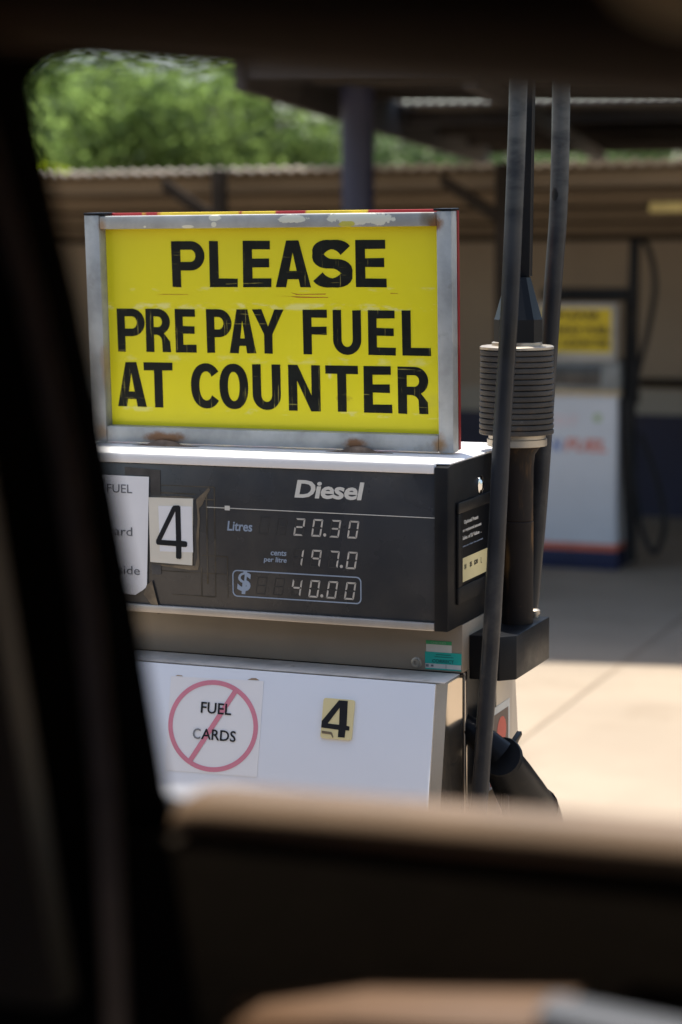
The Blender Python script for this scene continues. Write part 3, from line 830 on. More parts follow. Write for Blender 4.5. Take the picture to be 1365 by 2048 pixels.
# lower door: a wedge that leans out towards its foot
ta = 0.193
def vf(w): return -0.006 + ta * (w + 0.074)
wb, wg = -0.62, -1.235
dm = MB()
A_, C_, b_ = 0.0150, 0.0075, 0.067
t = bmesh.new()
levels = [(-0.0770, vf(-0.0770)), (wb, vf(wb)), (wg, vf(wb))]
rings = []
for w_, v_ in levels:
    rings.append([t.verts.new(p) for p in ((W0, b_, w_), (W0, v_ + C_, w_), (W0 + A_, v_, w_), (-A_, v_, w_), (0.0, v_ + C_, w_), (0.0, b_, w_))])
for r0, r1 in zip(rings, rings[1:]):
    for k in range(6):
        t.faces.new((r0[k], r0[(k + 1) % 6], r1[(k + 1) % 6], r1[k]))
t.faces.new(rings[0]); t.faces.new(list(reversed(rings[-1])))
bmesh.ops.recalc_face_normals(t, faces=t.faces)
dm._merge(t)
pb('door_casing', dm, m_steel, smooth=25)
an = math.atan(ta)
def DP(u, s, off=0.0):
    return (u, -0.006 + s * math.sin(an) - off * math.cos(an), -0.074 + s * math.cos(an) + off * math.sin(an))
wp = MB()
x0, x1, s0, s1 = W0 + 0.0158, -0.0158, -0.5545, -0.0035
wp.hexa([DP(x0, s0, 0.0005), DP(x1, s0, 0.0005), DP(x1, s1, 0.0005), DP(x0, s1, 0.0005),
         DP(x0, s0, 0.0035), DP(x1, s0, 0.0035), DP(x1, s1, 0.0035), DP(x0, s1, 0.0035)], 0.0012)
door = pb('door_panel', wp, m_white)
m_dirtstrip = M('dirt_line', (0.62, 0.55, 0.47), 0.8, vscale=14, var=0.2, dirt=((0.26, 0.18, 0.10), 18, 0.58, 0.72, 0.7))
pb('door_top_edge', MB().box(W0 + 0.002, -0.004, -0.0035, 0.066, -0.0766, -0.0752), m_dirtstrip, smooth=0)
# rear wedge of the same shape
rm = MB()
rv = lambda w: 0.3275 - 0.16 * (w + 0.074)
rm.hexa([(W0, 0.236, -0.0765), (0, 0.236, -0.0765), (0, rv(-0.0765), -0.0765), (W0, rv(-0.0765), -0.0765),
         (W0, 0.236, wg), (0, 0.236, wg), (0, rv(wb), wg), (W0, rv(wb), wg)])
rm = MB().prism([(0.236, -0.0765), (0.236, wg), (rv(wb), wg), (rv(wb), wb), (rv(-0.0765), -0.0765)], W0, 0.0, 'x', 0.002)
m_satin2 = M('ground_reflect_steel', (0.66, 0.55, 0.42), 0.42, 0.45, vscale=2.5, var=0.08, rvar=0.08, bump=(260, 0.00006, (1, 1, 0.02)))  # paler than the other steel: reflection of sunlit ground put into the colour
pb('rear_casing', rm, m_satin2)
for v0, v1, mt in ((0.0685, 0.0795, m_tube), (0.0800, 0.0905, m_steel), (0.0910, 0.0955, m_black2)):
    pb('side_trim', MB().box(-0.02, 0.0002 if mt is m_steel else -0.003, v0, v1, wg, -0.0755, 0.001), mt)
pb('holster', MB().box(-0.061, -0.020, 0.098, 0.234, -0.55, -0.077), m_black2, smooth=0)
pb('base_plate', MB().box(W0 - 0.02, 0.02, -0.15, 0.45, -zo, wg + 0.001, 0.004), m_black)

# hose mast bracket
bkt = MB().prism([(0.0004, 0.098), (0.048, 0.098), (0.0690, 0.118), (0.0700, 0.290), (0.0004, 0.290)], -0.0890, -0.0213, 'z', 0.0015)
bracket = pb('mast_bracket', bkt, m_black)
pb('bolt', MB().lathe([(0.0055, 0), (0.0055, 0.005), (0.008, 0.0055), (0.008, 0.0115), (0.005, 0.0135), (0.001, 0.014)], (0.050, 0.277, -0.0214), 16), m_collar, bracket)
MX, MY = 0.040, 0.222
pb('mast_tube', MB().lathe([(0.0245, -0.0212), (0.0240, 0.1385), (0.0225, 0.1400), (0.0238, 0.1415), (0.0235, 0.15), (0.0238, 0.225), (0.0260, 0.243), (0.0330, 0.2530), (0.0330, 0.2560)], (MX - 0.002, MY, 0), 40), m_tube)
pb('mast_collar', MB().lathe([(0.0450, 0.2562), (0.0462, 0.2570), (0.0462, 0.2668), (0.0450, 0.2675), (0.0440, 0.2678), (0.0440, 0.2740)], (MX - 0.004, MY, 0), 48), m_collar)
prof = []
nr = 15
z0c, z1c = 0.2742, 0.4040
for i in range(nr):
    zc = z0c + (z1c - z0c) * (i + 0.5) / nr
    hh = (z1c - z0c) / nr / 2
    rr = 0.0575 - 0.0012 * i / nr
    for dr_, dz_ in ((-0.0045, -0.97), (-0.0012, -0.86), (-0.0002, -0.66), (0.0, 0.0), (-0.0003, 0.60), (-0.0014, 0.82), (-0.0045, 0.97)):
        prof.append((rr + dr_, zc + hh * dz_))
pb('mast_spring', MB().lathe(prof, (MX - 0.005, MY, 0), 56), m_coil)
pb('spring_cap', MB().lathe([(0.0540, 0.4042), (0.0568, 0.4050), (0.0568, 0.4085), (0.0545, 0.4100), (0.0385, 0.4105), (0.0385, 0.4150), (0.036, 0.4160)], (MX - 0.005, MY, 0), 56), m_collar)
pb('mast_boot', MB().lathe([(0.0372, 0.4162), (0.0372, 0.4500), (0.0355, 0.4540), (0.0185, 0.5140), (0.0165, 0.5150)], (MX - 0.003, MY, 0), 8, 'z', R(12)), m_black2, smooth=20)
pb('mast_rod', MB().hexa([(0.0350, MY - 0.008, 0.5152), (0.0570, MY - 0.008, 0.5152), (0.0570, MY + 0.008, 0.5152), (0.0350, MY + 0.008, 0.5152),
                          (0.050, MY - 0.008, 1.36), (0.0675, MY - 0.008, 1.36), (0.0675, MY + 0.008, 1.36), (0.050, MY + 0.008, 1.36)], 0.0015), m_black)
h1 = [(0.060, 0.205, 1.36), (0.080, 0.14, 1.385), (0.086, 0.085, 1.30), (0.085, 0.062, 1.1), (0.0845, 0.062, 0.909), (0.085, 0.062, 0.790), (0.080, 0.062, 0.628), (0.072, 0.062, 0.448), (0.063, 0.062, 0.302),
      (0.056, 0.062, 0.154), (0.048, 0.062, 0.003), (0.039, 0.062, -0.126), (0.029, 0.062, -0.265), (0.022, 0.055, -0.40), (0.03, 0.06, -0.75), (0.09, 0.12, -0.98), (0.12, 0.25, -0.90), (0.10, 0.36, -0.60), (0.075, 0.385, -0.42)]
pb('hose', MB().tube(h1, 0.0132, 18, 6), m_rubber)
h3 = [(0.062, 0.235, 1.36), (0.070, 0.29, 1.385), (0.074, 0.326, 1.30), (0.073, 0.33, 1.1), (0.0715, 0.33, 0.937), (0.0716, 0.33, 0.80), (0.0690, 0.33, 0.632), (0.0615, 0.33, 0.516), (0.0541, 0.33, 0.398), (0.0467, 0.33, 0.279), (0.0392, 0.33, 0.159),
      (0.030, 0.331, 0.05), (0.026, 0.325, -0.01), (0.022, 0.31, -0.05)]
pb('hose', MB().tube(h3, 0.0142, 18, 6), m_rubber)
pb('hose_clamp', MB().box(0.030, 0.092, 0.19, 0.25, 1.345, 1.375, 0.004), m_collar)

# ---- nozzle hanging in its holster
NZ = (0.05, 0.2, zo - 0.5)
noz = empty('fuel_nozzle', (0.05, 0.2, zo - 0.30), 'black rubber booted fuel nozzle hooked into the side of the near pump', 'nozzle')
nO = (0.05, 0.2, -0.30)
MB().tube([(-0.030, 0.105, -0.150), (0.010, 0.098, -0.172), (0.044, 0.107, -0.205)], [0.014, 0.020, 0.026], 18, 5).build('nozzle_body', m_black2, noz, nO)
MB().lathe([(0.0305, 0), (0.032, 0.004), (0.0295, 0.007), (0.0315, 0.011), (0.029, 0.014)], (0, 0, 0), 24).build('collar_ring', m_black, noz)
cring = [c for c in noz.children if c.name.startswith('collar_ring')][0]
dN = Vector((0.012, 0.215, -0.130)).normalized()
cring.location = Vector((0.047, 0.112, -0.208)) - Vector(nO)
cring.rotation_euler = dN.to_track_quat('Z', 'Y').to_euler()
MB().tube([(0.047, 0.116, -0.214), (0.050, 0.150, -0.246), (0.053, 0.200, -0.290), (0.055, 0.250, -0.330), (0.056, 0.278, -0.350)], [0.028, 0.034, 0.039, 0.042, 0.033], 24, 6).build('rubber_boot', m_black2, noz, nO)
MB().tube([(0.055, 0.248, -0.325), (0.056, 0.284, -0.364), (0.060, 0.305, -0.42)], [0.0432, 0.041, 0.018], 22, 6).build('hose_swivel', m_black2, noz, nO)
MB().hexa([(0.046, 0.115, -0.206), (0.046, 0.135, -0.216), (0.054, 0.135, -0.216), (0.054, 0.115, -0.206),
           (0.046, 0.196, -0.187), (0.046, 0.199, -0.1935), (0.054, 0.199, -0.1935), (0.054, 0.196, -0.187)], 0.001).build('hold_open_clip', m_black2, noz, nO)
MB().tube([(0.048, 0.13, -0.245), (0.048, 0.145, -0.33), (0.052, 0.24, -0.395), (0.055, 0.305, -0.37)], 0.006, 10, 6).build('lever_guard', m_black2, noz, nO)

# ---- stickers on the pump
st = empty('warning_sticker', (0.0, 0.25, zo - 0.285), 'white edged warning sticker with red circle, behind the nozzle on the steel side', 'sticker')
sO = (0.0, 0.25, -0.285)
MB().box(0.0003, 0.0009, 0.2395 - 0.045, 0.302, -0.288, -0.160).build('backing', m_sticker_w, st, sO, 0)
MB().box(0.0010, 0.0012, 0.200, 0.294, -0.236, -0.172).build('warning_field', m_warndark, st, sO, 0)
MB().lathe([(0.024, 0), (0.024, 0.0003)], (0.00125, 0.258, -0.205), 28, 'x').build('warning_circle', m_warnred, st, sO, 0)
MB().box(0.0010, 0.0012, 0.200, 0.294, -0.283, -0.241).build('red_field', m_warnred, st, sO, 0)

cs = empty('calibration_sticker', (-0.030, 0.068, zo - 0.070), 'green and teal calibration sticker reading CORRECT on the steel band', 'sticker')
cO = (-0.030, 0.068, -0.070)
MB().box(-0.0580, -0.0172, 0.0672, 0.0678, -0.0446, -0.0332).build('written_strip', m_sticker_w, cs, cO, 0)
MB().box(-0.0580, -0.0172, 0.0671, 0.0678, -0.0330, -0.0275).build('green_strip', m_green, cs, cO, 0)
MB().box(-0.0596, -0.0016, 0.0670, 0.0678, -0.0625, -0.0448).build('teal_strip', m_teal, cs, cO, 0)
MB().box(-0.0590, -0.0024, 0.0671, 0.0678, -0.0696, -0.0627).build('date_strip', m_sticker_w, cs, cO, 0)
MB().box(-0.0592, -0.0022, 0.0672, 0.0678, -0.0716, -0.0698).build('teal_strip', m_teal, cs, cO, 0)
type_mesh('CHECKED', (-0.0500, -0.0260, -0.0318, -0.0288), 'lettering', M('pale_green', (0.25, 0.50, 0.30), 0.5), cs, 0.0668, 0.01, origin=cO)
type_mesh('CORRECT', (-0.0480, -0.0130, -0.0608, -0.0556), 'lettering', m_teal_dark, cs, 0.0667, 0.03, origin=cO)
ln = [[(-0.042, -0.0478), (-0.018, -0.0478), (-0.018, -0.0488), (-0.042, -0.0488)], [(-0.044, -0.0512), (-0.014, -0.0512), (-0.014, -0.0522), (-0.044, -0.0522)]]
loops_mesh(ln, 'small_print', m_teal_dark, cs, 0.0667, origin=cO)
loops_mesh([[(-0.0582, -0.064), (-0.0535, -0.064), (-0.0535, -0.068), (-0.0582, -0.068)], [(-0.0500, -0.0642), (-0.0460, -0.0642), (-0.0460, -0.0672), (-0.0500, -0.0672)], [(-0.0262, -0.0629), (-0.0256, -0.0629), (-0.0256, -0.0694), (-0.0262, -0.0694)]], 'date_marks', m_ink_faded, cs, 0.0668, origin=cO)

# ---- pasted number on the display
tb_ = empty('number_card', (-0.449, 0.0, zo + 0.0768), 'yellowed card with a tall thin black 4 taped to the dark display', 'number card', (0, R(-1.2), 0))
tO = (-0.449, 0.0, 0.0768)
loops_mesh([[(-0.4880, 0.0800), (-0.4160, 0.0768), (-0.4110, 0.1800), (-0.4870, 0.1808)]], 'card', m_paper_y, tb_, 0.0026, 0.0012, tO)
MB().box(-0.4705, -0.4135, 0.00165, 0.00190, 0.097, 0.168).build('inner_label', m_paper, tb_, tO, 0)
def z4(X, Y):
    return (-0.4110 + (X - 1035) * 0.2198 / 1262, 0.1800 - (Y - 905) * 0.2198 / 1288 + (X - 1035) * 0.000009)
P4 = [(830, 975), (845, 960), (895, 960), (912, 972), (909, 1282), (955, 1288), (967, 1300), (965, 1332), (952, 1340), (908, 1337), (905, 1435), (895, 1447), (862, 1444), (852, 1432), (856, 1330), (675, 1312), (661, 1298), (660, 1272)]
H4 = [(861, 1012), (714, 1268), (858, 1281)]
loops_mesh([[z4(*p) for p in P4], [z4(*p) for p in H4]], 'numeral', m_ink, tb_, 0.0013, origin=tO)
cp = empty('paper_notice', (-0.573, 0.0, zo + 0.028), 'white printed paper notice at the left end of the dark display', 'notice')
pO = (-0.573, 0.0, 0.028)
loops_mesh([[(-0.660, 0.030), (-0.515, 0.026), (-0.502, 0.034), (-0.4945, 0.040), (-0.4875, 0.2119), (-0.660, 0.2125)]], 'sheet', m_paper, cp, 0.0016, 0.0003, pO)
type_mesh('FUEL', (-0.5610, -0.5170, 0.1850, 0.1985), 'lettering', m_ink_faded, cp, 0.0012, 0.006, origin=pO)
type_mesh('card', (-0.5610, -0.5180, 0.1180, 0.1320), 'lettering', m_ink_faded, cp, 0.0012, 0.006, origin=pO)
type_mesh('side', (-0.5450, -0.5060, 0.0575, 0.0710), 'lettering', m_ink_faded, cp, 0.0012, 0.006, origin=pO)
loops_mesh([[(-0.4950, 0.042), (-0.4855, 0.050), (-0.4755, 0.012), (-0.4700, -0.001), (-0.4760, -0.002), (-0.4900, 0.016), (-0.5000, 0.028)]], 'tape', m_tape, cp, 0.0012, 0.0003, pO)
m_clear = M('clear_tape', (0.085, 0.08, 0.075), 0.25, vscale=20, var=0.3)
for l_ in ([(-0.4862, 0.060), (-0.4700, 0.060), (-0.4700, 0.0755), (-0.4862, 0.0760)], [(-0.4862, 0.184), (-0.4690, 0.184), (-0.4690, 0.2230), (-0.5300, 0.2260), (-0.5300, 0.2135), (-0.4862, 0.2130)]):
    loops_mesh([l_], 'clear_tape', m_clear, cp, 0.0031, 0.0, pO)

# ---- notice and number plate on the white door (tilted with it)
def door_thing(name, u, s, label, cat):
    p = DP(u, s, 0.0037)
    return empty(name, (p[0], p[1], p[2] + zo), label, cat, (-an, 0, 0))
nt_ = door_thing('prohibition_notice', -0.369, -0.166, 'white paper notice with FUEL CARDS struck out by a pink ring, on the white door', 'notice')
nO_ = (-0.369, 0, -0.166)
loops_mesh([[(-0.4465, -0.1670), (-0.2915, -0.1641), (-0.2905, -0.0184), (-0.4472, -0.0220)]], 'sheet', m_paper, nt_, -0.0003, 0.0005, nO_)
def ring_pts(cx, cz, rx, rz):
    return arc(cx, cz, rx, rz, 0, 355, 71)
rb_ = [ring_pts(-0.3705, -0.0930, 0.0757, 0.0700), ring_pts(-0.3705, -0.0930, 0.0683, 0.0628)]
loops_mesh(rb_, 'ring', m_pink, nt_, -0.0009, origin=nO_)
loops_mesh([[(-0.4085, -0.1475), (-0.4015, -0.1512), (-0.3325, -0.0385), (-0.3395, -0.0348)]], 'bar', m_pink, nt_, -0.0011, origin=nO_)
type_mesh('FUEL', (-0.3922, -0.3408, -0.0745, -0.0575), 'lettering', m_ink, nt_, -0.0014, 0.012, origin=nO_)
type_mesh('C', (-0.4030, -0.3900, -0.1150, -0.0985), 'lettering', m_ink_faded, nt_, -0.0014, 0.012, origin=nO_)
type_mesh('ARDS', (-0.3885, -0.3305, -0.1145, -0.0980), 'lettering', m_ink, nt_, -0.0014, 0.012, origin=nO_)
m_btape = M('brown_tape', (0.42, 0.29, 0.18), 0.6, vscale=30, var=0.3)
for l_ in ([(-0.318, -0.0185), (-0.311, -0.0155), (-0.304, -0.0150), (-0.298, -0.0180)], [(-0.4400, -0.0213), (-0.4360, -0.0195), (-0.4290, -0.0198), (-0.4270, -0.0210)]):
    loops_mesh([l_], 'torn_tape', m_btape, nt_, -0.0002, 0.0003, nO_)
npl = door_thing('number_plate', -0.166, -0.0965, 'small beige plastic tile with a bold black 4 on the white door', 'number plate')
nP = (-0.166, 0, -0.0965)
plate = rrect(-0.1905, -0.1405, -0.0962, -0.0362, 0.004)
plate = [(x + (z + 0.066) * 0.025, z) for x, z in plate]
loops_mesh([plate], 'tile', m_beige, npl, -0.0016, 0.003, nP)
P4b = [(-0.1648, -0.0382), (-0.1505, -0.0381), (-0.1500, -0.0751), (-0.1453, -0.0757), (-0.1454, -0.0819), (-0.1513, -0.0819), (-0.1519, -0.0928), (-0.1628, -0.0930), (-0.1625, -0.0821), (-0.1905, -0.0807), (-0.1904, -0.0711)]
H4b = [(-0.1629, -0.0490), (-0.1805, -0.0739), (-0.1620, -0.0745)]
loops_mesh([P4b, H4b], 'numeral', m_ink, npl, -0.0034, origin=nP)
loops_mesh([[(-0.1895, -0.0855), (-0.1735, -0.0862), (-0.1720, -0.0885), (-0.1700, -0.0940), (-0.1715, -0.0945), (-0.1740, -0.0900), (-0.1890, -0.0893)]], 'moulded_ridge', m_tape, npl, -0.0034, origin=nP)

# ================================================================== SIGN ON THE PUMP
sgn = empty('prepay_sign', (-0.347, 0.150, zo + 0.2779), 'yellow hand painted sign reading PLEASE PRE PAY FUEL AT COUNTER in a galvanised frame', 'sign', (0.0319, 0, 0))
X = -0.347
def so(name, mb, mat, parent=None, smooth=35):
    bmesh.ops.translate(mb.bm, verts=mb.bm.verts, vec=(-X, 0, 0))
    return mb.build(name, mat, parent or sgn, (0, 0, 0), smooth)
FY0, FY1 = -0.020, 0.0045
fr = MB()
fr.box(-0.6560, -0.6295, FY0 - 0.0006, FY1, -0.0268, 0.3368, 0.0014)
fr.box(-0.0596, -0.0358, FY0 - 0.0006, FY1, -0.0272, 0.3368, 0.0014)
fr.box(-0.6293, -0.0598, FY0, FY1, 0.3146, 0.3352, 0.0022)
fr.box(-0.6293, -0.0598, FY0, FY1, -0.0262, -0.0010, 0.0018)
so('frame', fr, m_galv)
so('panel', MB().box(-0.6292, -0.0600, 0.0, 0.0040, -0.0008, 0.3144), m_yellow, smooth=0)
so('back_board', MB().box(-0.6555, -0.0362, 0.0048, 0.0135, -0.0255, 0.3395, 0.001), m_signback)
so('back_rail', MB().box(-0.0362, -0.0352, 0.0052, 0.0136, -0.0250, 0.3370), m_red, smooth=0)
for x0, x1 in ((-0.6565, -0.6190), (-0.0640, -0.0352)):
    so('corner_cap', MB().box(x0, x1, FY0 - 0.0014, FY1 + 0.010, 0.3372 if x1 > -0.5 else 0.3372, 0.3405, 0.0008), m_black2)
for cx, w_ in ((-0.525, 0.056), (-0.190, 0.052)):
    hb = MB()
    hb.lathe([(0.9, -0.0003), (1.0, 0.0008), (0.55, 0.0022), (0.30, 0.0075), (0.1, 0.0095)], (0, 0, 0), 18)
    for v in hb.bm.verts:
        k = 1 + 0.22 * math.sin(3 * math.atan2(v.co.y, v.co.x) + cx * 20)
        v.co = Vector((cx + v.co.x * w_ * k, -0.026 + v.co.y * 0.014, -0.0298 + v.co.z))
    so('hinge_plate', hb, m_rust, smooth=50)
letters = []
T1, T2, T3 = (0.0158, 0.0135), (0.0140, 0.0122), (0.0148, 0.0128)
for ch, a, b in (('P', -0.5125, -0.4545), ('L', -0.4463, -0.3977), ('E', -0.3880, -0.3399), ('A', -0.3329, -0.2734), ('S', -0.2705, -0.2045), ('E', -0.1985, -0.1480)):
    letters.append((ch, a, b, 0.2222, 0.2943, T1))
for ch, a, b in (('P', -0.6138, -0.5640), ('R', -0.5620, -0.5188), ('E', -0.5100, -0.4730), ('P', -0.4545, -0.4105), ('A', -0.4150, -0.3690), ('Y', -0.3745, -0.3208), ('F', -0.2878, -0.2477), ('U', -0.2379, -0.1912), ('E', -0.1795, -0.1345), ('L', -0.1238, -0.0780)):
    letters.append((ch, a, b, 0.1182, 0.1873, T2))
for ch, a, b in (('A', -0.6175, -0.5650), ('T', -0.5683, -0.5170), ('C', -0.4852, -0.4333), ('O', -0.4345, -0.3844), ('U', -0.3768, -0.3284), ('N', -0.3150, -0.2610), ('T', -0.2519, -0.1976), ('E', -0.1883, -0.1420), ('R', -0.1322, -0.0825)):
    letters.append((ch, a, b, 0.0293, 0.1014, T3))
for ch, a, b, s0, s1, (t_, h_) in letters:
    loops_mesh(glyph(ch, a - X, b - X, s0, s1, t_, h_), 'letter', m_paint, sgn, -0.0003, 0.0004)
sc = [[(-0.5400, 0.2098), (-0.5300, 0.2106), (-0.4850, 0.2105), (-0.4850, 0.2101), (-0.5300, 0.2101)],
      [(-0.3330, 0.2085), (-0.2700, 0.2070), (-0.2450, 0.2068), (-0.2450, 0.2061), (-0.2750, 0.2060), (-0.2980, 0.2063), (-0.3080, 0.2078)],
      [(-0.3080, 0.2140), (-0.2980, 0.2105), (-0.2500, 0.2112), (-0.2480, 0.2122), (-0.2960, 0.2112)],
      [(-0.1420, 0.2135), (-0.1300, 0.2130), (-0.1300, 0.2126), (-0.1420, 0.2129)]]
m_scr = M('red_smear', (0.42, 0.03, 0.015), 0.5)
for l in sc:
    loops_mesh([[(x - X, z) for x, z in l]], 'red_scratch', m_scr, sgn, -0.0002, 0.0002)

# ================================================================== CAR THE PICTURE IS TAKEN FROM
m_trim = M('tan_trim', (0.155, 0.098, 0.056), 0.55, vscale=9, var=0.10, dirt=((0.16, 0.10, 0.06), 16, 0.5, 0.8, 0.5), bump=(220, 0.0004))
m_arm = M('brown_armrest', (0.120, 0.064, 0.032), 0.6, vscale=9, var=0.10, bump=(200, 0.0005))
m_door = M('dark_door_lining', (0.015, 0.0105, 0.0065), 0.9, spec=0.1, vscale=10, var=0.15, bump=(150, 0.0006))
m_lining = M('brown_lining', (0.036, 0.018, 0.006), 0.9, vscale=9, var=0.12, bump=(300, 0.0005))
m_pillar = M('pillar_trim', (0.085, 0.054, 0.027), 0.7, vscale=9, var=0.12)
m_belt = M('belt_webbing', (0.46, 0.34, 0.20), 0.8, vscale=60, var=0.15)
m_seat = M('navy_seat_cloth', (0.24, 0.25, 0.42), 0.9, vscale=30, var=0.2, bump=(260, 0.001))
m_seal = M('window_seal', (0.010, 0.008, 0.006), 0.7, spec=0.1, vscale=20)
m_body = M('car_paint', (0.22, 0.225, 0.24), 0.3, vscale=5, var=0.03, coat=0.5)
m_alu = M('satin_handle', (0.135, 0.14, 0.15), 0.45, 0.3, vscale=20, var=0.05)
CB = (0.6, -2.6, 0.0)
car = empty('car', CB, 'dark car interior framing the view through its side window', 'car')
def cp_(name, mb, mat, parent=None, smooth=35):
    return mb.build(name, mat, parent or car, CB, smooth)
# roof, floor, far side, rear bulkhead, dash bulkhead: the shell that keeps the cabin dim
cp_('roof', MB().box(-1.6, 2.6, -3.75, -1.93, 2.06, 2.10, 0.01), m_body)
hl = MB()
hl.box(-1.55, 2.55, -3.7, -1.94, 2.015, 2.055, 0.01)
cp_('roof_lining', hl, m_lining)
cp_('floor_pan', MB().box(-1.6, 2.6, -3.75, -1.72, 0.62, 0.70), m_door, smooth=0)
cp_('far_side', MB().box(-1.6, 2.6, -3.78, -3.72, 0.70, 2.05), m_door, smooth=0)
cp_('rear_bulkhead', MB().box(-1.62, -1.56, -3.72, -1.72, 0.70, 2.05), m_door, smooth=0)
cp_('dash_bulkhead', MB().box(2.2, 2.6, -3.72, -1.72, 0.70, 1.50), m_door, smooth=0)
# cant rail over the window: slopes down towards the front like the photographed edge
def wz_top(x): return 1.949 - 0.105 * (x - 0.45)
rail = MB()
xs = [-1.55, 0.10, 0.45, 1.0, 2.0, 2.5]
def rail_strip(profile):
    t = bmesh.new()
    rr = []
    for x in xs:
        zt = wz_top(max(x, 0.46))
        rr.append([t.verts.new((x, y, zt + dz)) for y, dz in profile])
    n_ = len(profile)
    for r0, r1 in zip(rr, rr[1:]):
        for k in range(n_):
            t.faces.new((r0[k], r0[(k + 1) % n_], r1[(k + 1) % n_], r1[k]))
    t.faces.new(rr[0]); t.faces.new(list(reversed(rr[-1])))
    bmesh.ops.recalc_face_normals(t, faces=t.faces)
    return t
rail._merge(rail_strip([(-1.885, 0.0), (-1.880, 0.20), (-1.935, 0.20), (-1.955, 0.085), (-1.935, 0.030), (-1.905, 0.004)]))
cp_('cant_rail', rail, m_lining, smooth=50)
sl = MB()
sl._merge(rail_strip([(-1.872, -0.002), (-1.868, 0.03), (-1.884, 0.03), (-1.886, 0.0005)]))
cp_('rail_seal', sl, m_seal, smooth=50)
hb2 = MB()
hb2.tube([(0.62, -1.960, 2.005), (0.64, -1.995, 1.985), (0.74, -2.005, 1.975), (0.84, -1.995, 1.968), (0.86, -1.960, 1.98)], 0.012, 12, 6, flat=0.7)
cp_('grab_handle', hb2, m_pillar)
vzp = [(0.785, 2.004), (0.789, 1.944), (0.796, 1.934), (0.808, 1.9275), (0.826, 1.9245), (1.25, 1.905), (1.25, 2.004)]
vz = MB().prism(vzp, -2.120, -2.108, 'y', 0.003)
for v in vz.bm.verts:
    v.co.y += (v.co.x - 0.785) * 0.55
cp_('sun_visor', vz, M('visor_cloth', (0.62, 0.47, 0.30), 0.9, vscale=30), smooth=50)
# centre pillar with its rounded window corners
def win_y(z): return -1.80 - (z - 1.54) * (0.08 / 0.37)
edge = [(0.4165, 1.932), (0.4185, 1.90), (0.4225, 1.86), (0.428, 1.820), (0.4325, 1.765), (0.436, 1.708), (0.4395, 1.65), (0.442, 1.590), (0.4435, 1.555)]
corner = [(0.470, 1.9435), (0.445, 1.9445), (0.428, 1.9420), (0.420, 1.937)]
pil = bmesh.new()
outl = [(-0.12, 1.30), (-0.12, 2.10), (0.55, 2.06), (0.55, 1.9365)] + [(x, z) for x, z in corner] + edge + [(0.4440, 1.538), (0.4455, 1.528), (0.4500, 1.520), (0.475, 1.514), (0.475, 1.30)]
a_ = [pil.verts.new((x + (0.0065 if 0.3 < x < 0.5 else 0.0), win_y(z), z)) for x, z in outl]
c_ = [pil.verts.new((x - (0.030 if 0.3 < x < 0.5 else 0.0), win_y(z) + 0.045, z + (0.03 if z > 1.925 else 0.0))) for x, z in outl]
pil.faces.new(a_); pil.faces.new(list(reversed(c_)))
for k in range(len(outl)):
    k2 = (k + 1) % len(outl)
    pil.faces.new((a_[k], c_[k], c_[k2], a_[k2]))
bmesh.ops.recalc_face_normals(pil, faces=pil.faces)
mbp = MB(); mbp._merge(pil)
cp_('door_pillar', mbp, m_seal, smooth=20)
pt = MB()
pt.hexa([(0.10, -1.915, 1.42), (0.418, -1.868, 1.42), (0.418, -1.845, 1.42), (0.10, -1.86, 1.42),
         (0.10, -1.955, 2.03), (0.372, -1.945, 2.03), (0.372, -1.925, 2.03), (0.10, -1.92, 2.03)], 0.008)
cp_('pillar_trim', pt, m_pillar)
bt = MB()
bp_ = [(0.395, -1.955, 2.0), (0.420, -1.937, 1.905), (0.440, -1.930, 1.825), (0.4580, -1.930, 1.745), (0.4700, -1.930, 1.66), (0.4780, -1.930, 1.56), (0.4815, -1.930, 1.45), (0.482, -1.93, 1.15)]
for (p, q) in zip(bp_, bp_[1:]):
    hw = 0.0095
    bt.quad((p[0] - hw, p[1] + 0.012, p[2]), (q[0] - hw, q[1] + 0.012, q[2]), (q[0] + hw, q[1], q[2]), (p[0] + hw, p[1], p[2]))
    bt.quad((p[0] + hw, p[1] + 0.0012, p[2]), (q[0] + hw, q[1] + 0.0012, q[2]), (q[0] - hw, q[1] + 0.0132, q[2]), (p[0] - hw, p[1] + 0.0132, p[2]))
bmesh.ops.remove_doubles(bt.bm, verts=bt.bm.verts, dist=0.0004)
belt = cp_('seat_belt', bt, m_belt, smooth=60)
# the door below the window
dr = empty('car_door_dummy', (0, 0, 0), None, None) if False else None
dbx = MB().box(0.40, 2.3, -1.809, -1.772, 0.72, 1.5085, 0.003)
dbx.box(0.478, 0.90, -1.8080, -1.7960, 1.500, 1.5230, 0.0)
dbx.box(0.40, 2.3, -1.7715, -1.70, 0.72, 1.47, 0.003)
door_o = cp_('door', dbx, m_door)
cp_('door_skin', MB().box(-0.1, 2.3, -1.699, -1.69, 0.72, 1.485, 0.003), m_body, door_o)
si = MB()
pr_ = [(-1.790, 0.016), (-1.786, -0.008), (-1.808, -0.009), (-1.814, -0.005), (-1.8165, 0.001), (-1.814, 0.007), (-1.809, 0.012), (-1.806, 0.016)]
rr = []
for x, dz, sc_ in ((0.4600, -0.006, 0.45), (0.4640, -0.003, 0.75), (0.472, -0.001, 0.93), (0.488, 0, 1.0), (0.75, 0.006, 1.0), (1.0, 0.012, 1.0), (2.25, 0.04, 1.0)):
    rr.append([si.bm.verts.new((x, -1.815 + (y + 1.815) * sc_, 1.5235 + dz + zz * sc_)) for y, zz in pr_])
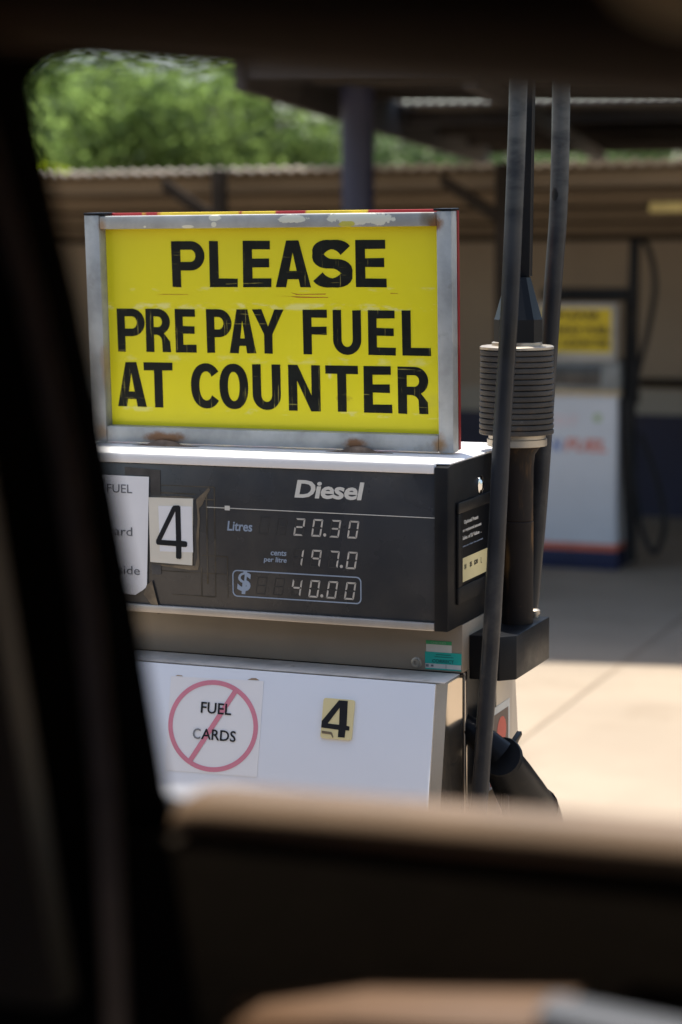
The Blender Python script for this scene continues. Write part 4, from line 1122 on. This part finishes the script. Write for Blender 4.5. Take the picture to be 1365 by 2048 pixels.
for r0, r1 in zip(rr, rr[1:]):
    for k in range(len(pr_)):
        k2 = (k + 1) % len(pr_)
        si.bm.faces.new((r0[k], r0[k2], r1[k2], r1[k]))
si.bm.faces.new(rr[0]); si.bm.faces.new(list(reversed(rr[-1])))
bmesh.ops.recalc_face_normals(si.bm, faces=si.bm.faces)
cp_('sill_trim', si, m_trim, door_o, 60)
ar = MB()
for_ = [(0.500, -1.826, 0.012), (0.53, -1.842, 0.008), (0.585, -1.850, 0.0), (0.65, -1.855, 0.0), (0.705, -1.856, 0.0)]
t = bmesh.new()
rr = []
for x, yi, dz in for_:
    zt = 1.4420 + (x - 0.585) * 0.115 - dz
    rr.append([t.verts.new(p) for p in ((x, -1.8095, zt), (x, yi + 0.012, zt), (x, yi, zt - 0.010), (x, yi + 0.004, zt - 0.060), (x, -1.8095, zt - 0.080))])
for r0, r1 in zip(rr, rr[1:]):
    for k in range(5):
        t.faces.new((r0[k], r0[(k + 1) % 5], r1[(k + 1) % 5], r1[k]))
t.faces.new(rr[0]); t.faces.new(list(reversed(rr[-1])))
bmesh.ops.recalc_face_normals(t, faces=t.faces)
ar._merge(t)
cp_('armrest', ar, m_arm, door_o, 50)
ah = MB()
ah.hexa([(0.704, -1.902, 1.456), (0.704, -1.874, 1.456), (0.704, -1.874, 1.4735), (0.704, -1.902, 1.4735),
         (1.25, -1.902, 1.418), (1.25, -1.874, 1.418), (1.25, -1.874, 1.4345), (1.25, -1.902, 1.4345)], 0.004)
cp_('handle_base', MB().box(0.712, 1.27, -1.895, -1.810, 1.33, 1.425, 0.01), m_door, door_o)
cp_('pull_handle', ah, m_alu, door_o)
# front seat back at the lower left
stt = MB()
stt.hexa([(0.10, -2.62, 0.80), (0.660, -2.62, 0.80), (0.660, -2.14, 0.80), (0.10, -2.14, 0.80),
          (0.10, -2.58, 1.66), (0.530, -2.58, 1.66), (0.530, -2.17, 1.66), (0.10, -2.17, 1.66)], 0.05)
cp_('seat_back', stt, m_seat, smooth=60)
